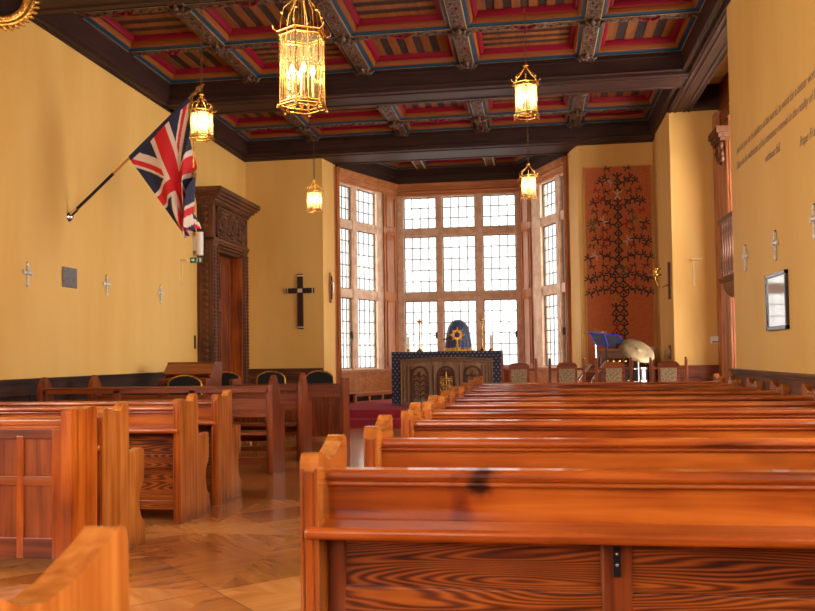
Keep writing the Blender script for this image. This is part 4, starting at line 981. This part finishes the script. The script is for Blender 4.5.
    while z < zt:
        w = st_*0.32; pts = [((w*math.cos(a_) if k % 2 else 0), (0 if k % 2 else w*math.cos(a_)), z+st_*0.5+st_*0.62*math.sin(a_)) for a_ in [2*PI*q/8 for q in range(9)]]
        m.tube(pts, 0.0035 if not big else 0.006, 4); z += st_; k += 1
    m.build('chain', M_bronze, t)
    ld = bpy.data.lights.new('lantern light', 'POINT'); ld.energy = 14 if big else 6; ld.color = (1.0, 0.66, 0.30); ld.shadow_soft_size = 0.05
    lo = bpy.data.objects.new('lantern_light', ld); COL.objects.link(lo); lo.parent = t; lo.location = (0, 0, hb*0.62)
    return t
GLN = 'small brass lanterns on long chains'
lantern('large gilded hexagonal lantern with gothic tracery, the biggest of the hanging lights', (-1.83, 6.65, 3.33), 0.185, 0.60, 0.42, True, None)
lantern('small brass lantern hanging in front of the second ceiling beam, above its twin', (-0.04, 8.6, 3.70), 0.125, 0.33, 0.17, False, GLN)
lantern('small brass lantern hanging directly behind the flag tip', (-3.60, 8.9, 3.74), 0.12, 0.30, 0.17, False, GLN)
lantern('small brass lantern above the dark wall cross, left of the bay', (-3.60, 13.75, 3.74), 0.125, 0.33, 0.17, False, GLN)
lantern('small brass lantern hanging before the right side of the bay window', (-0.05, 13.2, 3.72), 0.125, 0.33, 0.17, False, GLN)

# ------------------------------------------------------------------ flag
FY = 10.40
M_fr = mat('flag red', (0.62, 0.012, 0.018), 0.75); M_fw = mat('flag white', (0.74, 0.61, 0.50), 0.75); M_fb = mat('flag blue', (0.018, 0.020, 0.055), 0.8)
t = thing('wall_flag', 'red, white and blue crossed flag hanging from a black pole on the left wall', 'flag', (XL, FY, 3.197))
def fp(x, z, y=0): return (x-XL, y, z-3.197)
m = MB(); m.tube([(0.02, 0, 0.02), (0.63, 0, 0.55)], 0.020, 12); pole = m.build('pole', M_black, t)
m = MB(); m.tube([(0.63, 0, 0.55), fp(-4.30, 4.745)], 0.017, 12); m.build('upper_pole', mat('amber varnished pole', (0.5, 0.22, 0.04), 0.3), pole)
m = MB(); m.tube([fp(-5.20, 3.945), fp(-4.38, 4.675)], 0.024, 12); m.build('hoist_sleeve', M_fb, t)
m = MB(); m.lathe([(0.07, 0), (0.07, 0.012), (0.045, 0.03), (0.03, 0.05), (0, 0.05)], (0, 0, 0), 24, 0, 'x'); m.tube([(0.0, 0, 0.0), (0.12, 0, 0.105)], 0.03, 12); m.build('wall_bracket', M_chrome, t)
m = MB(); q = Vector(fp(-4.30, 4.745)); m.ball(q, 0.025, 10); d = Vector((0.745, 0, 0.667))
n_ = Vector((-0.667, 0, 0.745)); vs = [q, q+d*0.07+n_*0.04, q+d*0.17, q+d*0.07-n_*0.04]; vs = [v_+Vector((0, -0.008, 0)) for v_ in vs]+[v_+Vector((0, 0.008, 0)) for v_ in vs]
m.add(vs, [(0, 1, 2, 3), (7, 6, 5, 4), (0, 4, 5, 1), (1, 5, 6, 2), (2, 6, 7, 3), (3, 7, 4, 0)]); m.build('spearhead', M_gold, t)
def ujack(u_, v_):
    """u_ along the fly 0..2, v_ hoist 0..1"""
    x, y = u_*30, v_*30          # 60 x 30 field
    if abs(x-30) < 3 or abs(y-15) < 3: return 0
    if abs(x-30) < 5 or abs(y-15) < 5: return 1
    s5 = math.sqrt(5)
    for sg in (1, -1):
        dd_ = ((y-15)-sg*(x-30)*0.5)*2/s5   # distance from the diagonal
        side = (1 if x > 30 else -1)*sg
        if abs(dd_) < 3:
            k_ = dd_*side*-1 if sg == 1 else dd_*side
            if 0 < k_ < 2: return 0
            return 1
    return 2
m = MB(); NU, NV = 130, 90
A0, B0 = Vector((-5.20, 0, 3.93)), Vector((-4.38, 0, 4.665))
A1, B1 = Vector((-4.83, 0, 3.42)), Vector((-4.32, 0, 4.05)); A2, B2 = Vector((-4.43, 0, 2.84)), Vector((-4.38, 0, 3.0))
for i in range(NU+1):
    a = i/NU
    for j in range(NV+1):
        b = j/NV
        PA = A0*(1-a)**2+A1*2*a*(1-a)+A2*a*a; PB = B0*(1-a)**2+B1*2*a*(1-a)+B2*a*a
        bb_ = b+0.0*b*(1-b)
        P = PA.lerp(PB, bb_)
        # surplus cloth towards the upper edge is folded back and forth
        amp = 0.015+0.13*a*(0.35+b)
        ph = 2*PI*(1.1*b*(0.6+a))+0.8*a
        yy = amp*math.sin(ph*1.7)
        xx = 0.045*a*b*math.sin(ph*2.2+0.6)+0.04*a*b
        m.v.append((P.x-XL+xx, yy-0.02, P.z-3.197))
for i in range(NU):
    for j in range(NV):
        k = i*(NV+1)+j; m.f.append([k, k+1, k+NV+2, k+NV+1]); m.s.append(True); m.m.append(2 if i < 4 else ujack(2*(i+0.5)/NU*0.92, 1-(j+0.5)/NV))
fl = m.build('cloth', [M_fr, M_fw, M_fb], t, recalc=False)
sm = fl.modifiers.new('cloth thickness', 'SOLIDIFY'); sm.thickness = 0.003
m = MB(); m.tube([fp(-4.33, 4.73, -0.03), fp(-4.30, 4.45, -0.08), fp(-4.27, 4.1, -0.11), fp(-4.29, 3.75, -0.10)], 0.012, 6); m.lathe([(0.008, 0.1), (0.022, 0.07), (0.03, 0.0)], fp(-4.29, 3.62, -0.10), 10); m.tube([fp(-4.33, 4.73, -0.02), fp(-4.33, 4.5, -0.12), fp(-4.32, 4.3, -0.13)], 0.010, 6)
m.build('cord_and_tassel', M_gold, t)

# ------------------------------------------------------------------ small things on the walls
def wall_cross(label, wall, y, z, group):
    x, sg = (XL, 1) if wall == 'l' else (XR, -1)
    t = thing('station_cross', label, 'cross', (x, y, z), group)
    m = MB(); f_ = lambda a, b, c: (sg*b, a, c)
    m.fmap = f_
    m.box(-0.014, 0.014, 0.004, 0.022, -0.13, 0.13); m.box(-0.085, 0.085, 0.004, 0.022, 0.012, 0.040)
    for c_ in ((0, 0.115), (0, -0.115), (0.07, 0.026), (-0.07, 0.026)):
        for dx_, dz_ in ((0.022, 0), (-0.022, 0), (0, 0.022), (0, -0.022)): m.ball((c_[0]+dx_, 0.014, c_[1]+dz_), 0.016, 8, 0, (1, 0.6, 1))
    m.ball((0, 0.02, 0.026), 0.030, 10, 0, (1, 0.6, 1)); m.build('cross', M_silver, t)
    m = MB(f_); m.ball((0, 0.008, 0.150), 0.010, 8); m.build('nail', M_black, t)
GC = 'small silvered crosses along the side walls'
wall_cross('silvered cross on the left wall, between the picture edge and the grey plaque', 'l', 9.46, 2.345, GC)
wall_cross('silvered cross on the left wall, between the grey plaque and the thin ledge bracket', 'l', 11.38, 2.36, GC)
wall_cross('smallest looking silvered cross, on the left wall above the piano', 'l', 13.15, 2.36, GC)
wall_cross('silvered cross on the right wall nearest the alcove', 'r', 10.12, 2.355, GC)
wall_cross('silvered cross on the right wall just above the framed picture', 'r', 8.90, 2.345, GC)
wall_cross('silvered cross at the right edge of the picture', 'r', 7.70, 2.40, GC)
t = thing('wall_plaque', 'square grey engraved plaque on the left wall below the flagpole bracket', 'plaque', (XL, 10.40, 2.39))
m = MB(); m.box(0, 0.02, -0.175, 0.175, -0.13, 0.135); m.build('plate', speckle('grey slate', (0.13, 0.11, 0.11), (0.20, 0.17, 0.16), 30, 0.5, 0.1), t, bevel=0.006)
m = MB(); 
for k in range(6): m.box(0.019, 0.022, -0.12+0.01*(k % 3), 0.12-0.012*((k*2) % 3), 0.075-k*0.028, 0.080-k*0.028)
m.build('engraved_lines', M_lead, t)
t = thing('exit_sign', 'small green emergency exit sign projecting by the doorway', 'sign', (XL, 14.4, 3.06))
m = MB(); m.box(0, 0.42, -0.01, 0.01, -0.06, 0.06); m.build('sign_plate', mat('green sign', (0.0, 0.16, 0.08), 0.4), t)
m = MB(); W_ = mat('sign white', (0.8, 0.85, 0.8), 0.4)
m.prism([(0.05, -0.02), (0.11, -0.02), (0.11, -0.04), (0.16, 0.0), (0.11, 0.04), (0.11, 0.02), (0.05, 0.02)], 'y', -0.014, -0.009)
m.ball((0.25, -0.011, 0.035), 0.012, 8, 0, (1, 0.3, 1)); m.tube([(0.24, -0.011, 0.02), (0.23, -0.011, -0.01), (0.20, -0.011, -0.04)], 0.006, 5); m.tube([(0.23, -0.011, -0.01), (0.26, -0.011, -0.045)], 0.006, 5); m.tube([(0.24, -0.011, 0.018), (0.28, -0.011, 0.0)], 0.005, 5)
m.box(0.32, 0.38, -0.014, -0.009, -0.045, 0.045); m.build('pictogram', W_, t)
t.scale = (0.55, 1, 0.8)
t = thing('emergency_light', 'white cylindrical emergency light above the green exit sign', 'lamp', (XL-0.04, 14.55, 3.36))
m = MB(); m.tube([(0.16, 0, -0.20), (0.16, 0, 0.22)], 0.065, 18); m.build('housing', mat('frosted cover', (0.80, 0.74, 0.66), 0.35), t); m = MB(); m.box(0, 0.11, -0.03, 0.03, -0.12, 0.14); m.build('wall_mount', M_white, t)
def ledge_cross(label, loc, fm_):
    t = thing('wall_ledge_cross', label, 'bracket', loc)
    m = MB(fm_); m.box(-0.016, 0.016, 0, 0.02, -0.36, 0.10); m.box(-0.05, 0.14, 0, 0.10, 0.09, 0.115); m.build('bracket', mat('wall paint painted lit', (0.80, 0.56, 0.25), 0.5), t)  # wall paint made lighter: the light on it is put into the colour
ledge_cross('thin wall-coloured bracket on the left wall beside the exit sign', (XL, 14.0, 2.92), lambda a, b, c: (b, a, c))
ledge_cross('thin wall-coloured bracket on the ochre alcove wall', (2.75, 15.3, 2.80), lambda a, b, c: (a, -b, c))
t = thing('door_switch', 'dark slim switch plate beside the doorway', 'switch', (XL, 14.58, 1.60)); m = MB(); m.box(0, 0.015, -0.03, 0.03, -0.12, 0.12); m.build('plate', M_black, t, bevel=0.003)
m = MB(); m.box(0.014, 0.024, -0.01, 0.01, 0.03, 0.07); m.build('button', M_brass, t)
t = thing('thermostat', 'small white control box on the alcove wall beside the wooden column', 'control box', (3.07, 15.3, 1.50)); m = MB(); m.box(-0.07, 0.07, -0.05, 0, -0.06, 0.06); m.build('cover', M_white, t, bevel=0.008); m = MB(); m.box(-0.05, 0.06, -0.055, -0.05, -0.045, -0.025); m.build('vent', M_lead, t)
t = thing('light_switch', 'framed wooden switch plate low on the wall right of the tapestry', 'switch', (XR, 15.75, 1.30)); m = MB(); m.box(-0.02, 0, -0.08, 0.08, -0.12, 0.12); m.build('plate', W['dark_z'], t, bevel=0.004); m = MB(); m.box(-0.03, -0.02, -0.04, 0.04, -0.06, 0.06); m.build('rocker', M_white, t)
# wall crosses beside the bay
t = thing('wall_cross', 'large dark wooden cross with pale tips on the ochre wall left of the bay', 'cross', (-4.875, 17.4, 2.475))
m = MB(); m.box(-0.06, 0.06, -0.05, 0, -0.58, 0.585); m.box(-0.305, 0.305, -0.055, -0.005, 0.175, 0.285); m.build('timber', W['black_z'], t, bevel=0.006)
m = MB(); m.box(-0.062, 0.062, -0.054, -0.01, 0.53, 0.56); m.box(-0.062, 0.062, -0.054, -0.01, -0.56, -0.53)
m.box(-0.28, -0.26, -0.058, -0.01, 0.173, 0.287); m.box(0.26, 0.28, -0.058, -0.01, 0.173, 0.287); m.box(-0.05, 0.05, -0.062, -0.05, 0.19, 0.27); m.build('metal_band', M_silver, t)
t = thing('small_crucifix', 'small wooden crucifix on the yellow return of the bay opening', 'crucifix', (-4.31, 17.7, 2.78))
m = MB(); m.box(0.0, 0.03, -0.05, 0.05, -0.32, 0.32); m.build('backboard', W['oak_z'], t, bevel=0.004); m = MB(); m.box(0.03, 0.05, -0.02, 0.02, -0.25, 0.25); m.box(0.03, 0.05, -0.10, 0.10, 0.08, 0.11)
m.build('cross', M_black, t); m = MB(); m.tube([(0.06, 0, 0.10), (0.07, 0, 0.0), (0.06, 0.01, -0.12)], 0.018, 8); m.tube([(0.06, -0.09, 0.12), (0.06, 0, 0.07), (0.06, 0.09, 0.12)], 0.010, 6); m.ball((0.065, 0, 0.13), 0.02, 8); m.build('figure', M_silver, t)
t = thing('candle_sconce', 'wooden wall sconce with brass candle bracket between tapestry and alcove', 'sconce', (XR, 15.62, 2.60))
m = MB(); m.box(-0.03, 0, -0.05, 0.05, -0.36, 0.30); m.build('backboard', W['dark_z'], t, bevel=0.005)
m = MB(); m.tube([(-0.03, 0, -0.10), (-0.16, 0, -0.16), (-0.24, 0, -0.05), (-0.25, 0, 0.05)], 0.012, 8); m.lathe([(0.0, 0.05), (0.10, 0.06), (0.11, 0.09), (0.05, 0.09), (0.045, 0.16), (0.10, 0.17), (0.10, 0.19), (0, 0.19)], (-0.25, 0, 0), 18); m.build('bracket', M_brass, t)
# framed picture on the right wall
t = thing('framed_picture', 'small black framed picture behind glass reflecting a window, on the right wall', 'picture', (XR, 8.88, 1.79))
m = MB(); 
for a in ((-0.36, 0.36, 0.245, 0.285), (-0.36, 0.36, -0.285, -0.245), (-0.36, -0.325, -0.285, 0.285), (0.325, 0.36, -0.285, 0.285)): m.box(-0.035, 0, *a)
m.build('frame', mat('black frame', (0.018, 0.012, 0.012), 0.25, coat=0.5), t, bevel=0.004)
m = MB(); m.box(-0.02, -0.005, -0.33, 0.33, -0.25, 0.25); m.build('print', mat('pale print behind glass', (0.42, 0.40, 0.36), 0.03, coat=1.0, spec=1.0), t)
# painted quotation
t = thing('wall_quotation', 'grey handwritten-style quotation painted on the upper right wall', 'lettering', (XR-0.004, 10.42, 3.66))
M_txt = mat('grey lettering', (0.30, 0.18, 0.13), 0.6)
def text(body, y, z, width, size=0.13):
    c = bpy.data.curves.new('text_line', 'FONT'); c.body = body; c.size = size; c.shear = 0.35; c.extrude = 0.0005; c.offset = -0.0006
    oc = bpy.data.objects.new('tmp', c); COL.objects.link(oc); bpy.context.view_layer.update(); me = bpy.data.meshes.new_from_object(oc); bpy.data.objects.remove(oc)
    o = bpy.data.objects.new('text_line', me); COL.objects.link(o); me.materials.clear(); me.materials.append(M_txt)
    o.parent = t; o.rotation_euler = (PI/2, 0, -PI/2); o.location = (0, y-10.42, z-3.66)
    bpy.context.view_layer.update(); w_ = max(v_[0] for v_ in o.bound_box); o.scale = (width/w_, 1, 1)
text('and ask you to be builders of the world, to work for a better world...', 10.42, 3.62, 2.95)
text('Dare to be witnesses of his immense renewal in the reality of life,', 10.44, 3.44, 2.95)
text('without fail.', 9.22, 3.245, 0.56); text('Pope Francis', 8.06, 3.13, 0.62)
# carved gilt roundel close to the camera, top left
t = thing('gilt_roundel_frame', 'round carved gilt frame with dark centre at the top left corner', 'frame', (-5.19, 7.6, 4.94), rz=0.62); t.scale = (0.84, 0.84, 0.84)
m = MB(); 
m.lathe([(0.27, -0.02), (0.28, 0.03), (0.30, 0.05), (0.33, 0.045), (0.345, 0.01), (0.36, 0.05), (0.40, 0.065), (0.42, 0.03), (0.42, -0.02)], (0, 0, 0), 64, 0, 'y')
for k in range(40):
    a_ = 2*PI*k/40
    m.tube([(0.40*math.cos(a_), -0.05, 0.40*math.sin(a_)), (0.445*math.cos(a_+0.03), -0.065, 0.445*math.sin(a_+0.03)), (0.47*math.cos(a_+0.07), -0.03, 0.47*math.sin(a_+0.07))], [0.012, 0.024, 0.006], 6)
    m.ball((0.315*math.cos(a_), -0.05, 0.315*math.sin(a_)), 0.017, 6)
m.build('carved_rim', M_gold, t)
m = MB(); m.lathe([(0.0, 0.0), (0.28, 0.0), (0.28, -0.02)], (0, 0, 0), 48, 0, 'y'); m.build('dark_panel', mat('dark canvas', (0.02, 0.008, 0.006), 0.95, spec=0.1), t)
m = MB(); m.box(-0.02, 0.02, 0.0, 0.04, -0.1, 1.1); m.build('hanging_rod', M_black, t)

# ------------------------------------------------------------------ tapestry
t = thing('tapestry', 'tall rust coloured tapestry with a branching tree of small dark figures', 'tapestry', (1.69, 17.36, 3.0))
M_rust = speckle('rust woven cloth', (0.56, 0.155, 0.045), (0.40, 0.10, 0.03), 30, 0.9, 0.5, vec=(3, 3, 1))
m = MB(); m.box(-0.65, 0.655, -0.02, 0.02, -2.07, 2.03); m.build('cloth', M_rust, t)
m = MB()
for a in ((-0.66, -0.64, -2.08, 2.04), (0.645, 0.665, -2.08, 2.04), (-0.66, 0.665, 2.02, 2.04), (-0.66, 0.665, -2.08, -2.06)): m.box(a[0], a[1], -0.026, 0.02, a[2], a[3])
m.build('gold_edging', mat('gold braid', (0.55, 0.28, 0.06), 0.5), t)
mats_t = [mat('dark appliqué', (0.035, 0.032, 0.030), 0.9), mat('red appliqué', (0.40, 0.02, 0.02), 0.9), mat('green appliqué', (0.03, 0.14, 0.06), 0.9), mat('cream appliqué', (0.6, 0.42, 0.28), 0.9), mat('amber appliqué', (0.5, 0.22, 0.02), 0.9)]
m = MB()
def fig(x, z, a_, mi=0, s_=1.0):
    """one small figure with raised arms and spread legs"""
    R_ = Matrix.Rotation(a_, 3, 'Y')
    def T(px, pz): q = R_ @ Vector((px*s_, 0, pz*s_)); return (x+q.x, -0.026, z+q.z)
    m.tube([T(0, -0.035), T(0, 0.045)], 0.018*s_, 5, mi)
    m.ball(T(0, 0.085), 0.022*s_, 6, mi, (1, 0.4, 1))
    m.tube([T(-0.09, 0.08), T(-0.035, 0.035), T(0.0, 0.04), T(0.035, 0.035), T(0.09, 0.08)], [0.016*s_, 0.014*s_, 0.02*s_, 0.014*s_, 0.016*s_], 5, mi)
    m.tube([T(-0.07, -0.10), T(-0.02, -0.045), T(0, -0.03), T(0.02, -0.045), T(0.07, -0.10)], [0.017*s_, 0.016*s_, 0.022*s_, 0.016*s_, 0.017*s_], 5, mi)
rnd = random.Random(11)
cm = lambda: rnd.choice([0]*14+[1, 2, 3, 4])
for z in [1.80-0.17*k for k in range(11)]: fig(0.0, z, 0, 0 if rnd.random() < .8 else 3, 0.95)
for s_ in (-1, 1):
    for k in range(9): fig(s_*0.075, -0.05-0.19*k, 0, cm(), 0.95)
    for lvl, (z0, n_, rise, reach) in enumerate([(1.55, 3, 0.30, 0.28), (1.15, 4, 0.28, 0.42), (0.80, 4, 0.20, 0.48), (0.48, 4, 0.15, 0.52), (0.15, 4, 0.16, 0.55), (-0.10, 4, -0.02, 0.55), (-0.45, 4, 0.05, 0.54)]):
        for k in range(n_):
            f_ = (k+1)/n_
            fig(s_*(0.05+reach*f_*0.98), z0+rise*math.sin(f_*PI*0.62)-0.10*f_*f_, s_*(0.5+0.5*f_)*1.1, cm(), 0.85)
            if k % 2: fig(s_*(0.03+reach*f_*0.9), z0+rise*math.sin(f_*PI*0.62)+0.15, s_*1.3, cm(), 0.65)
for x in (0.12, 0.22, 0.30): fig(x, -1.68+0.04*math.sin(x*20), 0.6, 4 if x > .25 else 0, 0.8)
m.build('applique_figures', mats_t, t)

# ------------------------------------------------------------------ daylight and camera exposure
SKY_N, SKY_S = 1.25, 11.0
w = bpy.data.worlds.new('overcast sky'); SC.world = w; w.use_nodes = True
bg = w.node_tree.nodes['Background']; bg.inputs[0].default_value = (1.0, 0.975, 0.94, 1); bg.inputs[1].default_value = 1.0
wn, wl = w.node_tree.nodes, w.node_tree.links      # overcast sky, made far brighter behind and beside the camera to light the walls
wt = wn.new('ShaderNodeTexCoord'); ws = wn.new('ShaderNodeSeparateXYZ'); wl.new(wt.outputs['Generated'], ws.inputs[0])
wm = wn.new('ShaderNodeMapRange'); wm.inputs['From Min'].default_value = 0.55; wm.inputs['From Max'].default_value = 0.1; wm.inputs['To Min'].default_value = SKY_N; wm.inputs['To Max'].default_value = SKY_S
wl.new(ws.outputs['Y'], wm.inputs['Value']); wl.new(wm.outputs[0], bg.inputs[1])
def portal(loc, rot, sx, sy):
    d_ = bpy.data.lights.new('daylight portal', 'AREA'); d_.shape = 'RECTANGLE'; d_.size = sx; d_.size_y = sy; d_.cycles.is_portal = True
    o = bpy.data.objects.new('daylight_portal', d_); COL.objects.link(o); o.location = loc; o.rotation_euler = rot
portal((-1.75, YB+0.25, 3.05), (-PI/2, 0, 0), 3.0, 4.3)
for fm, L_, sg in ((mapL, LS, 1), (mapR, LR, -1)):
    c_ = fm(L_*0.4, 0.25, 3.05); dv = Vector(fm(0, 1, 0))-Vector(fm(0, 0, 0))
    portal(c_, dv.to_track_quat('Z', 'Y').to_euler(), L_*0.8, 4.3)
for a0, a1 in WINR_ADDED: portal((XR+0.45, (a0+a1)/2, 3.05), (PI/2, 0, PI/2), a1-a0, 3.8)
for a0, a1 in WINL_ADDED: portal((XL-0.4, (a0+a1)/2, 3.05), (PI/2, 0, -PI/2), a1-a0, 3.8)
portal((3.50, 12.9, 3.3), (PI/2, 0, PI/2), 3.4, 5.0)
for a0, a1 in [(-2.9, -0.7)]: portal(((a0+a1)/2, -6.35, 3.7), (PI/2, 0, 0), a1-a0, 2.7)
vs_ = SC.view_settings; vs_.view_transform = 'Standard'; vs_.look = 'None'; vs_.exposure = 0.72; vs_.gamma = 1.0; vs_.use_curve_mapping = False
SC.cycles.max_bounces = 9; SC.cycles.diffuse_bounces = 5; SC.cycles.glossy_bounces = 4; SC.cycles.transparent_max_bounces = 16
SC.cycles.sample_clamp_indirect = 6; SC.cycles.use_denoising = True
SC.cycles.caustics_reflective = False; SC.cycles.caustics_refractive = False
